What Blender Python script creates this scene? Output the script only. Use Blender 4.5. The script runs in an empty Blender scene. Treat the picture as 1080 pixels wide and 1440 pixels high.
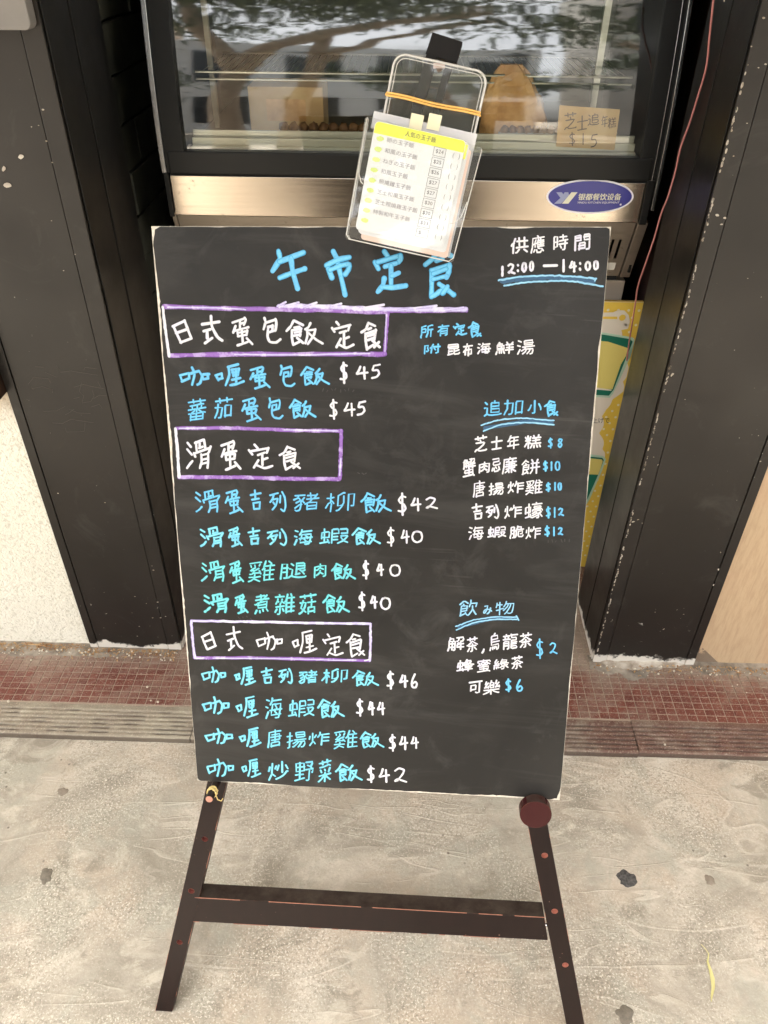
import bpy, bmesh, math, random
from mathutils import Vector, Matrix, noise
random.seed(7)
R = math.radians
scene = bpy.context.scene
col = scene.collection
# ------------------------------------------------------------------ camera
H = 1.67
TILT, YAW, ROLL, FPX = 37.589, 1.549, 0.521, 1082.0
def cam_basis():
    t, y, r = R(TILT), R(YAW), R(ROLL)
    fw = Vector((-math.sin(y)*math.cos(t), math.cos(y)*math.cos(t), -math.sin(t)))
    rt = Vector((math.cos(y), math.sin(y), 0)); up = rt.cross(fw)
    return rt*math.cos(r)+up*math.sin(r), -rt*math.sin(r)+up*math.cos(r), fw
CR, CU, CF = cam_basis()
CP = Vector((0, 0, H))
cd = bpy.data.cameras.new('camera'); cam = bpy.data.objects.new('camera', cd); col.objects.link(cam)
cam.matrix_world = Matrix(((CR.x, CU.x, -CF.x, CP.x), (CR.y, CU.y, -CF.y, CP.y), (CR.z, CU.z, -CF.z, CP.z), (0, 0, 0, 1)))
cd.sensor_fit = 'VERTICAL'; cd.sensor_height = 36; cd.lens = 36*FPX/1440
cd.clip_start = 0.02; cd.clip_end = 500
scene.camera = cam
# ------------------------------------------------------------------ world and sun (bright overcast)
SUN_EL, SUN_ROT = R(67), R(207)
w = bpy.data.worlds.new('World'); scene.world = w; w.use_nodes = True
nt = w.node_tree; nt.nodes.clear()
sky = nt.nodes.new('ShaderNodeTexSky'); sky.sky_type = 'NISHITA'; sky.sun_disc = False
sky.sun_elevation = SUN_EL; sky.sun_rotation = SUN_ROT; sky.dust_density = 4; sky.air_density = 1.0
hs = nt.nodes.new('ShaderNodeHueSaturation'); hs.inputs['Saturation'].default_value = 0.22
wt = nt.nodes.new('ShaderNodeMix'); wt.data_type = 'RGBA'; wt.blend_type = 'MULTIPLY'; wt.inputs[0].default_value = 1
wt.inputs[7].default_value = (1.0, 1.0, 0.98, 1)
bg = nt.nodes.new('ShaderNodeBackground'); bg.inputs['Strength'].default_value = 0.15
wo = nt.nodes.new('ShaderNodeOutputWorld')
nt.links.new(sky.outputs[0], hs.inputs['Color']); nt.links.new(hs.outputs[0], wt.inputs[6])
nt.links.new(wt.outputs[2], bg.inputs['Color']); nt.links.new(bg.outputs[0], wo.inputs['Surface'])
sl = bpy.data.lights.new('sun', 'SUN'); sl.energy = 2.4; sl.angle = R(3); sl.color = (1.0, 0.965, 0.91)
so = bpy.data.objects.new('sun', sl); col.objects.link(so)
# high sun from behind the photographer, a little from the left; an added roof keeps it off the shopfront
so.rotation_euler = Vector((-0.30, -0.60, 1.60)).to_track_quat('Z', 'Y').to_euler()
vs = scene.view_settings; vs.view_transform = 'Standard'; vs.look = 'None'; vs.exposure = 2.7; vs.gamma = 1.0; vs.use_curve_mapping = False
scene.render.engine = 'CYCLES'
scene.cycles.max_bounces = 10; scene.cycles.transparent_max_bounces = 24
scene.cycles.use_denoising = True

# ------------------------------------------------------------------ measuring helpers: a photo pixel onto a real plane
def ray(x, y): return CR*((x-540)/FPX) - CU*((y-720)/FPX) + CF
def at(x, y, axis, val):
    d = ray(x, y); return CP + d*((val-CP[axis])/d[axis])
B0 = Vector((-0.34073502, 1.03021414, 1.34528869)); B1 = Vector((0.25848467, 1.00510703, 1.36276438))
B2 = Vector((0.27019991, 0.7122576, 0.54033004)); B3 = Vector((-0.32901978, 0.73736471, 0.52285435))
BC = (B0+B1+B2+B3)/4
BX = (B1-B0).normalized(); BN = BX.cross((B0-B3)).normalized(); BZ = BN.cross(BX)*1
if BZ.z < 0: BZ = -BZ
BH = (B0-B3).length; BW = 0.6
def bd(x, y, off=0.0):
    d = ray(x, y); t = ((B0+BN*off-CP).dot(BN))/d.dot(BN); p = CP+d*t-BC
    return p.dot(BX), p.dot(BZ)
FRAME = Matrix(((BX.x, -BN.x, BZ.x, BC.x), (BX.y, -BN.y, BZ.y, BC.y), (BX.z, -BN.z, BZ.z, BC.z), (0, 0, 0, 1)))  # local X right, Y into the board, Z up the board

# ------------------------------------------------------------------ materials
MATS = {}
def mat(name, color=(.5, .5, .5), rough=.6, metal=0.0, spec=.5, trans=0.0, ior=1.45, alpha=1.0, coat=0.0):
    m = bpy.data.materials.new(name); m.use_nodes = True; MATS[name] = m
    b = m.node_tree.nodes['Principled BSDF']
    b.inputs['Base Color'].default_value = (*color, 1); b.inputs['Roughness'].default_value = rough
    b.inputs['Metallic'].default_value = metal; b.inputs['Specular IOR Level'].default_value = spec
    b.inputs['Transmission Weight'].default_value = trans; b.inputs['IOR'].default_value = ior
    b.inputs['Alpha'].default_value = alpha; b.inputs['Coat Weight'].default_value = coat
    return m
class NT:
    def __init__(s, m): s.t = m.node_tree; s.b = s.t.nodes['Principled BSDF']; s.p = None
    def n(s, typ, **kw):
        q = s.t.nodes.new(typ)
        for k, v in kw.items(): setattr(q, k, v)
        return q
    def l(s, a, b): s.t.links.new(a, b)
    def pos(s, sc=(1, 1, 1), loc=(0, 0, 0), rot=(0, 0, 0)):
        g = s.n('ShaderNodeNewGeometry'); mp = s.n('ShaderNodeMapping')
        mp.inputs['Scale'].default_value = sc; mp.inputs['Location'].default_value = loc; mp.inputs['Rotation'].default_value = rot
        s.l(g.outputs['Position'], mp.inputs['Vector']); return mp.outputs[0]
    def noise(s, v, scale, detail=4, rough=.55, dist=0):
        q = s.n('ShaderNodeTexNoise'); q.inputs['Scale'].default_value = scale; q.inputs['Detail'].default_value = detail
        q.inputs['Roughness'].default_value = rough; q.inputs['Distortion'].default_value = dist
        s.l(v, q.inputs['Vector']); return q.outputs['Fac']
    def voro(s, v, scale, feature='F1', rnd=1.0):
        q = s.n('ShaderNodeTexVoronoi', feature=feature); q.inputs['Scale'].default_value = scale; q.inputs['Randomness'].default_value = rnd
        s.l(v, q.inputs['Vector']); return q.outputs['Distance']
    def ramp(s, fac, stops):
        q = s.n('ShaderNodeValToRGB'); e = q.color_ramp.elements
        while len(e) > 1: e.remove(e[-1])
        for i, (p, c) in enumerate(stops):
            c = (c, c, c, 1) if not isinstance(c, tuple) else (*c, 1)
            if i == 0: e[0].position = p; e[0].color = c
            else: k = e.new(p); k.color = c
        s.l(fac, q.inputs[0]); return q.outputs[0]
    def mix(s, f, a, b, mode='MIX'):
        q = s.n('ShaderNodeMix', data_type='RGBA', blend_type=mode)
        for i, v in ((0, f), (6, a), (7, b)):
            if hasattr(v, 'is_output'): s.l(v, q.inputs[i])
            elif isinstance(v, tuple): q.inputs[i].default_value = (*v, 1)
            else: q.inputs[i].default_value = v
        return q.outputs[2]
    def math(s, op, a, b=0.0, clamp=False):
        q = s.n('ShaderNodeMath', operation=op, use_clamp=clamp)
        for i, v in ((0, a), (1, b)):
            if hasattr(v, 'is_output'): s.l(v, q.inputs[i])
            else: q.inputs[i].default_value = v
        return q.outputs[0]
    def bump(s, h, strength=.3, dist=.002, prev=None):
        q = s.n('ShaderNodeBump'); q.inputs['Strength'].default_value = strength; q.inputs['Distance'].default_value = dist
        s.l(h, q.inputs['Height'])
        if prev is not None: s.l(prev, q.inputs['Normal'])
        s.l(q.outputs[0], s.b.inputs['Normal']); return q.outputs[0]
    def col(s, c): s.l(c, s.b.inputs['Base Color'])
    def rough(s, c): s.l(c, s.b.inputs['Roughness'])

def m_concrete():
    m = mat('concrete', rough=.85, spec=.3); T = NT(m); p = T.pos()
    b = T.noise(p, 9, 6, .65); f = T.noise(p, 150, 3, .7)
    c = T.ramp(T.noise(p, 2.6, 7, .66, .9), [(.37, (.275, .245, .195)), (.46, (.36, .322, .262)), (.53, (.435, .388, .318)), (.62, (.55, .495, .415))])
    c = T.mix(T.ramp(T.noise(T.pos((1, 1, 1), (9.2, 7.3, 0)), 3.6, 5, .65, .6), [(.48, 0.0), (.60, .6)]), c, (.46, .375, .29))
    c = T.mix(T.ramp(T.noise(T.pos((1, 1, 1), (1.2, 4.3, 0)), 5.2, 6, .7, .8), [(.52, 0.0), (.62, .6)]), c, (.355, .345, .285))
    c = T.mix(T.ramp(T.noise(T.pos((1, 1, 1), (4.2, 1.3, 0)), 7.5, 8, .75, 1.2), [(.56, 0.0), (.64, .75)]), c, (.26, .23, .18))
    c = T.mix(T.ramp(T.noise(T.pos((1, 1, 1), (2.2, 8.3, 0)), 6.0, 7, .75, .9), [(.55, 0.0), (.66, .7)]), c, (.58, .53, .44))
    # sandy grain shows more in some places than in others
    gm = T.ramp(T.noise(T.pos((1, 1, 1), (6, 6, 0)), 5, 4, .6), [(.40, .12), (.62, 1.0)])
    c = T.mix(T.math('MULTIPLY', T.ramp(f, [(.40, .6), (.50, 0.0)]), gm), c, (.18, .155, .12))
    c = T.mix(T.math('MULTIPLY', T.ramp(T.noise(p, 230, 2, .6), [(.55, 0.0), (.64, .95)]), gm), c, (.66, .61, .51))
    hr = None
    # ridges and scrapes left by the trowel, in several directions
    for rot, lo, sc in ((.9, (0, 0, 0), 1.7), (-.75, (3, 5, 0), 1.9), (2.1, (7, 1, 0), 1.5), (.35, (5, 9, 0), 2.2), (1.45, (2, 7, 0), 1.4)):
        s = T.noise(T.pos((1.0, 4.0, 1), lo, (0, 0, rot)), sc*.75, 3, .5, .9)
        ln = T.ramp(s, [(.485, 0.0), (.499, 1.0), (.503, .15), (.52, 0.0)])
        msk = T.ramp(T.noise(T.pos((1, 1, 1), lo), 3.8, 3, .6), [(.51, 0.0), (.58, .5)])
        q = T.math('MULTIPLY', ln, msk); hr = q if hr is None else T.math('ADD', hr, q)
        c = T.mix(T.math('MULTIPLY', q, .75), c, (.62, .56, .47))
        dk = T.math('MULTIPLY', T.ramp(s, [(.502, 0.0), (.51, .8), (.53, 0.0)]), msk); c = T.mix(dk, c, (.27, .24, .19))
    pits = T.ramp(T.voro(p, 26), [(.05, 1.0), (.10, 0.0)]); pm = T.ramp(T.noise(p, 6, 2), [(.55, 0.0), (.60, .8)])
    c = T.mix(T.math('MULTIPLY', pits, pm), c, (.12, .10, .08))
    T.col(c)
    h = T.math('ADD', T.math('MULTIPLY', b, .9), T.math('MULTIPLY', f, .12)); h = T.math('ADD', h, T.math('MULTIPLY', hr, .35))
    T.bump(h, .7, .008); return m
def m_dusty(name, base, base2, dust, d0=.45, d1=.62, rough=.6, scale=3.2, bump=.25, groove=False):
    m = mat(name, rough=rough); T = NT(m); p = T.pos()
    a = T.noise(p, scale, 7, .68, .8); f = T.noise(p, 90, 4, .7); cc = T.noise(p, 33, 1)
    c = T.mix(T.ramp(cc, [(.38, 0.0), (.62, 1.0)]), base, base2)
    g = T.n('ShaderNodeSeparateXYZ'); T.l(p, g.inputs[0]); mr = T.n('ShaderNodeMapRange'); T.l(g.outputs[1], mr.inputs[0])
    for k_, v_ in enumerate((1.38, 1.47, 0.0, .16)): mr.inputs[1+k_].default_value = v_
    msk = T.ramp(T.math('ADD', T.math('ADD', T.math('MULTIPLY', a, .8), T.math('MULTIPLY', f, .2)), mr.outputs[0]), [(d0, 0.05), (d1, .95)])
    c = T.mix(msk, c, dust)
    c = T.mix(T.ramp(T.noise(p, 240, 2), [(.55, 0.0), (.72, .5)]), c, tuple(min(1, x*1.7) for x in dust))
    if groove:                                  # dirt packed in the bottoms of the grooves
        lo = T.math('ADD', g.outputs[2], T.math('MULTIPLY', T.noise(p, 30, 4), -.004))
        c = T.mix(T.ramp(T.math('MULTIPLY', lo, 20), [(.25, .75), (.33, 0.0)]), c, (.07, .05, .038))
    T.col(c); T.bump(f, bump, .002); return m
def m_pillar(name='black_paint', base=(.013, .0108, .0092), base2=(.019, .0155, .013), chips=True):
    m = mat(name, rough=.38, spec=.38); T = NT(m); p = T.pos()
    a = T.noise(p, 3, 5, .6); c = T.mix(T.ramp(a, [(.35, 0.0), (.65, 1.0)]), base, base2)
    sm = T.noise(p, 7, 6, .7, 1); c = T.mix(T.ramp(sm, [(.58, 0.0), (.75, .25)]), c, (.10, .095, .085))
    if chips:
        v = T.voro(T.pos((1, 1, .8)), 42); spots = T.ramp(v, [(.03, 1.0), (.055, 0.0)])
        mk = T.ramp(T.noise(T.pos((1, 1, 1), (2, 0, 5)), 5, 3), [(.56, 0.0), (.64, 1.0)])
        g = T.n('ShaderNodeSeparateXYZ'); T.l(p, g.inputs[0])
        c = T.mix(T.math('MULTIPLY', spots, mk), c, (.55, .52, .47))
        fs = T.noise(T.pos((1, 1, 1), (8, 3, 1)), 120, 3, .6); c = T.mix(T.ramp(fs, [(.74, 0.0), (.77, .6)]), c, (.30, .28, .26))
        # bare render showing along the foot of the pillar
        low = T.math('ADD', g.outputs[2], T.math('MULTIPLY', T.math('SUBTRACT', T.noise(p, 38, 5, .7), .5), .06))
        low = T.math('ADD', low, T.math('MULTIPLY', T.math('SUBTRACT', T.noise(p, 6, 2, .7), .5), .09))
        lm = T.ramp(low, [(.036, 1.0), (.040, 0.0)])
        c = T.mix(lm, c, (.62, .58, .52))
        wp = T.noise(p, 60, 6, .75); lw = T.math('LESS_THAN', g.outputs[2], .25)
        c = T.mix(T.math('MULTIPLY', T.ramp(wp, [(.665, 0.0), (.68, .8)]), lw), c, (.5, .47, .42))
    T.col(c)
    T.rough(T.ramp(T.noise(p, 5, 5, .6), [(.3, .28), (.7, .5)]))
    h = T.noise(p, 9, 4, .5); T.bump(h, .35, .003); return m
def m_roughcast():
    m = mat('cream_roughcast', rough=.9, spec=.2); T = NT(m); p = T.pos()
    n = T.noise(p, 130, 3, .55, .6)
    c = T.mix(T.ramp(n, [(.37, .55), (.43, 0.0)]), (.80, .765, .66), (.46, .42, .33))
    c = T.mix(T.ramp(T.noise(p, 3, 4), [(.4, 0.0), (.7, .4)]), c, (.64, .60, .50))
    g = T.n('ShaderNodeSeparateXYZ'); T.l(p, g.inputs[0])
    up = T.math('ADD', g.outputs[2], T.math('MULTIPLY', T.noise(p, 14, 4), .12))
    c = T.mix(T.ramp(up, [(.78, 0.0), (.92, .5)]), c, (.50, .33, .20))
    T.col(c); T.bump(n, 1.0, .006); return m
def m_beige_stone():
    m = mat('beige_stone', rough=.6); T = NT(m)
    n = T.noise(T.pos((60, 60, 7)), 2.2, 7, .7, .3); p = T.pos()
    c = T.ramp(n, [(.30, (.40, .27, .17)), (.47, (.46, .325, .20)), (.58, (.50, .36, .225)), (.72, (.43, .295, .185))])
    c = T.mix(T.ramp(T.noise(p, 3.5, 4, .6), [(.45, 0.0), (.65, .6)]), c, (.50, .32, .20))
    g = T.n('ShaderNodeSeparateXYZ'); T.l(p, g.inputs[0])
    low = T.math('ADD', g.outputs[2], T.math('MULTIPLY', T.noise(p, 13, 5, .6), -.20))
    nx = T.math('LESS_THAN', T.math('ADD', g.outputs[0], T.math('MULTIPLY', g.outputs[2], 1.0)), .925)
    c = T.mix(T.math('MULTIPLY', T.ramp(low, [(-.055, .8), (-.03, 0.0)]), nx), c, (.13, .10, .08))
    T.col(c); T.bump(n, .3, .002); return m
def m_brushed(name, base=(.60, .53, .44), rough=.3, metal=1.0, spots=True):
    m = mat(name, rough=rough, metal=metal); T = NT(m)
    n = T.noise(T.pos((3, 3, 220)), 1.0, 4, .6); p = T.pos()
    c = T.mix(T.ramp(n, [(.3, 0.0), (.7, .35)]), base, tuple(x*.8 for x in base))
    if spots:
        sp = T.noise(p, 70, 5, .75); mk = T.ramp(T.noise(T.pos((1, 1, 1), (3.9, 0, 1.1)), 5, 3), [(.50, 0.0), (.60, 1.0)])
        s = T.math('MULTIPLY', T.ramp(sp, [(.60, 0.0), (.66, .85)]), mk)
        c = T.mix(s, c, (.12, .085, .05)); 
        T.l(T.math('SUBTRACT', metal, T.math('MULTIPLY', s, .8)), T.b.inputs['Metallic'])
    T.col(c); T.rough(T.ramp(n, [(.2, rough*.8), (.8, rough*1.25)])); return m
def m_board():
    m = mat('black_board', rough=.42, spec=.30); T = NT(m); p = T.pos()
    sm = T.noise(p, 4, 5, .6, .5); c = T.mix(T.ramp(sm, [(.4, 0.0), (.7, 1.0)]), (.016, .0148, .0138), (.0255, .0235, .0215))
    st = T.noise(T.pos((1, 1, 1), (5, 2, 1)), 16, 5, .65, .6); c = T.mix(T.ramp(st, [(.54, 0.0), (.8, .5)]), c, (.075, .072, .068))
    wp = T.noise(T.pos((1.2, 3, 7), (3, 1, 2), (0, .5, 0)), 2.2, 6, .65, 1.0); c = T.mix(T.ramp(wp, [(.50, 0.0), (.68, .55)]), c, (.048, .046, .043))
    sc_ = T.noise(T.pos((2, 2, 60), (1, 1, 1), (0, .35, 0)), 2.0, 3, .6); c = T.mix(T.math('MULTIPLY', T.ramp(sc_, [(.66, 0.0), (.70, .2)]), T.ramp(sm, [(.5, 0.0), (.6, 1.0)])), c, (.10, .096, .09))
    T.col(c); T.rough(T.ramp(T.noise(p, 6, 5, .6), [(.3, .36), (.7, .52)])); T.bump(T.noise(p, 5, 2), .12, .003); return m
def m_marker(name, core, rim, streak=None):
    m = mat(name, rough=.5, spec=.4); T = NT(m)
    uv = T.n('ShaderNodeUVMap'); g = T.n('ShaderNodeSeparateXYZ'); T.l(uv.outputs[0], g.inputs[0])
    e = T.math('ABSOLUTE', T.math('SUBTRACT', g.outputs[0], .5))
    nz = T.noise(T.pos(), 160, 3, .6)
    e = T.math('ADD', e, T.math('MULTIPLY', T.math('SUBTRACT', nz, .5), .35))
    c = T.mix(T.ramp(e, [(.20, 0.0), (.46, 1.0)]), core, rim)
    c = T.mix(T.ramp(T.noise(T.pos(), 420, 3, .7), [(.58, 0.0), (.70, .55)]), c, tuple(x*.35 for x in rim))
    if streak: c = T.mix(T.ramp(T.noise(T.pos(), 45, 4, .7), [(.50, 0.0), (.60, .9)]), c, streak)
    T.col(c); return m
def m_wood(name, base=(.007, .0032, .003), base2=(.015, .0068, .0056), rough=.45, wear=True):
    m = mat(name, rough=rough, spec=.22); T = NT(m)
    n = T.noise(T.pos((20, 20, 2)), 2.0, 4, .6); c = T.mix(n, base, base2); p = T.pos()
    if wear:
        sp = T.noise(p, 130, 3, .6); c = T.mix(T.ramp(sp, [(.72, 0.0), (.76, .6)]), c, (.35, .22, .16))
        bv = T.n('ShaderNodeBevel'); bv.inputs['Radius'].default_value = .0012; bv.samples = 4
        gg = T.n('ShaderNodeNewGeometry'); d = T.n('ShaderNodeVectorMath', operation='DOT_PRODUCT')
        T.l(bv.outputs[0], d.inputs[0]); T.l(gg.outputs['True Normal'], d.inputs[1])
        e = T.ramp(d.outputs['Value'], [(.86, .8), (.96, 0.0)])
        c = T.mix(T.math('MULTIPLY', e, T.ramp(T.noise(p, 40, 3), [(.5, 0.0), (.6, 1.0)])), c, (.32, .12, .07))
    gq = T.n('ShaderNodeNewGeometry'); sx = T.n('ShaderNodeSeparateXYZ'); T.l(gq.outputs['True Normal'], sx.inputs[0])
    up_sheen = T.math('MULTIPLY', T.math('GREATER_THAN', sx.outputs[2], .75), T.ramp(T.noise(p, 28, 6, .7), [(.35, .25), (.65, .9)]))  # upward faces tinted greyer: their grazing sheen put into the colour
    c = T.mix(up_sheen, c, (.07, .055, .045))
    T.col(c); T.bump(n, .25, .001); return m
def m_simple_noise(name, a, b, scale=20, rough=.7, bump=.2, metal=0.0, detail=4, sc=(1, 1, 1), lo=.35, hi=.65):
    m = mat(name, rough=rough, metal=metal); T = NT(m); n = T.noise(T.pos(sc), scale, detail, .6)
    T.col(T.mix(T.ramp(n, [(lo, 0.0), (hi, 1.0)]), a, b)); T.bump(n, bump, .002); return m
def m_pane(name, tint=(1, 1, 1), rough=.02, refl=1.5, haze=0.0, wavy=0):
    m = bpy.data.materials.new(name); m.use_nodes = True; MATS[name] = m; t = m.node_tree; t.nodes.clear()
    tr = t.nodes.new('ShaderNodeBsdfTransparent'); tr.inputs[0].default_value = (*tint, 1)
    gl = t.nodes.new('ShaderNodeBsdfGlossy'); gl.inputs['Roughness'].default_value = rough
    if wavy:                                    # drawn glass: ripples run sideways
        ge2 = t.nodes.new('ShaderNodeNewGeometry'); mp = t.nodes.new('ShaderNodeMapping'); mp.inputs['Scale'].default_value = (.5, .5, 7)
        nz = t.nodes.new('ShaderNodeTexNoise'); nz.inputs['Scale'].default_value = 2.6; nz.inputs['Detail'].default_value = 2; bp_ = t.nodes.new('ShaderNodeBump')
        bp_.inputs['Strength'].default_value = 1; bp_.inputs['Distance'].default_value = wavy
        t.links.new(ge2.outputs['Position'], mp.inputs[0]); t.links.new(mp.outputs[0], nz.inputs['Vector']); t.links.new(nz.outputs['Fac'], bp_.inputs['Height']); t.links.new(bp_.outputs[0], gl.inputs['Normal'])
    # Schlick reflectance that is the same from both sides of the sheet
    r0 = ((refl-1)/(refl+1))**2
    ge = t.nodes.new('ShaderNodeNewGeometry'); dt = t.nodes.new('ShaderNodeVectorMath'); dt.operation = 'DOT_PRODUCT'
    t.links.new(ge.outputs['Normal'], dt.inputs[0]); t.links.new(ge.outputs['Incoming'], dt.inputs[1]); pv = dt.outputs['Value']
    for op, v in (('ABSOLUTE', 0), ('SUBTRACT', None), ('POWER', 5), ('MULTIPLY', 1-r0), ('ADD', r0)):
        q = t.nodes.new('ShaderNodeMath'); q.operation = op
        if v is None: q.inputs[0].default_value = 1; t.links.new(pv, q.inputs[1])
        else: t.links.new(pv, q.inputs[0]); q.inputs[1].default_value = v
        pv = q.outputs[0]
    mx = t.nodes.new('ShaderNodeMixShader'); o = t.nodes.new('ShaderNodeOutputMaterial')
    t.links.new(pv, mx.inputs[0]); t.links.new(tr.outputs[0], mx.inputs[1]); t.links.new(gl.outputs[0], mx.inputs[2])
    last = mx.outputs[0]
    if haze:
        df = t.nodes.new('ShaderNodeBsdfDiffuse'); df.inputs[0].default_value = (.8, .78, .74, 1)
        m2 = t.nodes.new('ShaderNodeMixShader'); m2.inputs[0].default_value = haze
        t.links.new(last, m2.inputs[1]); t.links.new(df.outputs[0], m2.inputs[2]); last = m2.outputs[0]
    t.links.new(last, o.inputs[0]); return m

m_concrete(); m_pillar(); m_roughcast(); m_beige_stone(); m_board()
m_pillar('black_reveal', (.006, .0055, .005), (.009, .008, .007), True)
m_simple_noise('black_slate', (.016, .017, .013), (.055, .056, .042), 12, .55, .8)
m_dusty('red_tile', (.125, .026, .018), (.165, .044, .030), (.29, .225, .175), .47, .68)
m_dusty('grout', (.42, .33, .25), (.36, .29, .23), (.30, .25, .19), .45, .62, .9)
m_dusty('nosing_tile', (.12, .055, .042), (.15, .08, .06), (.30, .255, .20), .46, .64, groove=True)
m_dusty('nosing_grey', (.20, .155, .12), (.22, .18, .14), (.34, .30, .23), .40, .58, groove=True)
m_simple_noise('cement_skim', (.15, .125, .10), (.38, .33, .27), 24, .9, .6, detail=8)
m_simple_noise('mortar_white', (.56, .51, .44), (.26, .21, .16), 30, .9, .6, detail=7)
m_brushed('steel', (.62, .53, .43), .20); m_brushed('steel_dull', (.52, .46, .38), .42, 1.0)
mat('cream_metal', (.62, .52, .41), .5, .3); mat('black_plastic', (.008, .008, .0075), .4, spec=.35); mat('silver_trim', (.55, .55, .55), .25, 1)
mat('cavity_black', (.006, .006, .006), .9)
m_simple_noise('dark_red_wall', (.010, .005, .004), (.035, .013, .010), 5, .7, .3)
m_pane('case_glass', (.86, .90, .87), .035, 2.4, 0, .0006); m_pane('acrylic_clear', (.97, .98, .98), .03, 1.45, .03)
m_pane('acrylic_pocket', (.97, .97, .97), .05, 1.5, .10)
m_pane('acrylic_edge', (.85, .86, .85), .1, 1.9, .55)
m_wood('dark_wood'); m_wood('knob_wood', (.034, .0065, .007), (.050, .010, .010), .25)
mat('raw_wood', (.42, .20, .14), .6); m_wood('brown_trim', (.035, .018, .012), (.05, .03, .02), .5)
m_simple_noise('board_core', (.74, .69, .60), (.50, .44, .36), 90, .8, .4)
MK = {'w': m_marker('white_marker', (.70, .695, .70), (.40, .40, .45), (.58, .57, .68)),
      'b': m_marker('blue_marker', (.16, .50, .74), (.035, .27, .52), (.12, .40, .66)),
      'c': m_marker('cyan_marker', (.23, .61, .73), (.035, .33, .47), (.13, .44, .60)),
      't': m_marker('turquoise_marker', (.18, .61, .64), (.03, .34, .38), (.13, .48, .56)),
      'p': m_marker('purple_marker', (.25, .12, .42), (.15, .065, .27), (.42, .32, .58)),
      'l': m_marker('lavender_marker', (.50, .46, .68), (.29, .24, .47), (.62, .60, .72)),
      'n': m_marker('navy_marker', (.035, .09, .17), (.03, .08, .14)),
      'u': m_marker('pale_blue_marker', (.30, .54, .70), (.07, .29, .50), (.22, .44, .62))}
mat('card_white', (.80, .79, .79), .4); mat('card_yellow', (.86, .86, .07), .4); mat('card_pink', (.84, .60, .50), .5); mat('print_grey', (.20, .19, .20), .6)
mat('print_dark', (.16, .13, .10), .6); mat('spot_lime', (.72, .82, .22), .5)
mat('masking_tape', (.78, .72, .50), .7); mat('rubber_band', (.80, .47, .13), .5); mat('rubber_band_pale', (.72, .55, .22), .5)
mat('badge_blue', (.045, .045, .27), .25); mat('badge_white', (.82, .80, .86), .3); mat('badge_grey', (.30, .33, .52), .3); mat('badge_cream', (.72, .70, .56), .3)
mat('poster_cream', (.78, .70, .58), .45); mat('poster_yellow', (.80, .55, .08), .45); mat('poster_dot', (.82, .74, .52), .45); mat('poster_green', (.012, .16, .10), .45)
mat('poster_pale_green', (.50, .68, .52), .45); mat('poster_drink', (.76, .63, .18), .45); mat('print_black', (.02, .02, .02), .6); mat('foam_edge', (.62, .42, .12), .6)
mat('pink_cable', (.52, .20, .18), .45); m_simple_noise('kraft_paper', (.56, .28, .10), (.78, .45, .19), 22, .75, .3)
m_simple_noise('kraft_card', (.66, .44, .20), (.60, .36, .15), 14, .8, .1); m_simple_noise('crust', (.26, .13, .05), (.12, .05, .02), 60, .7, .8)
mat('ink_brown', (.09, .045, .02), .6); mat('wire_steel', (.55, .53, .48), .3, 1); mat('pale_metal', (.62, .58, .48), .35, .7)
mat('crack_grey', (.13, .12, .105), .8); mat('label_white', (.70, .66, .58), .5)
m_simple_noise('grey_box', (.16,.15,.14), (.20,.185,.17), 6, .45, .05)
m_simple_noise('gum', (.035, .032, .032), (.10, .095, .09), 150, .8, .5); m_simple_noise('gum_grey', (.14, .12, .095), (.19, .165, .13), 120, .85, .4)
mat('yellow_leaf', (.60, .55, .24), .6); m_simple_noise('leaf_litter', (.22, .10, .04), (.50, .33, .17), 60, .8, .2); mat('pebble', (.62, .56, .46), .8)
m_simple_noise('bark', (.26, .20, .15), (.50, .42, .33), 14, .9, .8); mat('leaf_green', (.08, .11, .05), .5); mat('leaf_dark', (.04, .06, .03), .5)
m_simple_noise('asphalt', (.045, .045, .045), (.07, .07, .068), 60, .9, .3)
mat('facade_pale', (.48, .45, .40), .8); mat('facade_warm', (.38, .30, .22), .8); mat('window_dark', (.03, .035, .04), .1); mat('white_wall', (.75, .75, .73), .8)
mat('skin', (.42, .25, .17), .5); mat('hair', (.015, .012, .010), .5); mat('trousers', (.03, .035, .05), .8); mat('shoe', (.03, .03, .03), .5); mat('phone_black', (.01, .01, .01), .2)
def m_shirt():
    m = mat('checked_shirt', rough=.8); T = NT(m); p = T.pos((60, 60, 60)); g = T.n('ShaderNodeSeparateXYZ'); T.l(p, g.inputs[0])
    a = T.math('GREATER_THAN', T.math('FRACT', g.outputs[0]), .7); b = T.math('GREATER_THAN', T.math('FRACT', g.outputs[2]), .62)
    T.col(T.mix(T.math('MAXIMUM', a, b), (.025, .035, .06), (.45, .47, .50))); return m
m_shirt()

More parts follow.
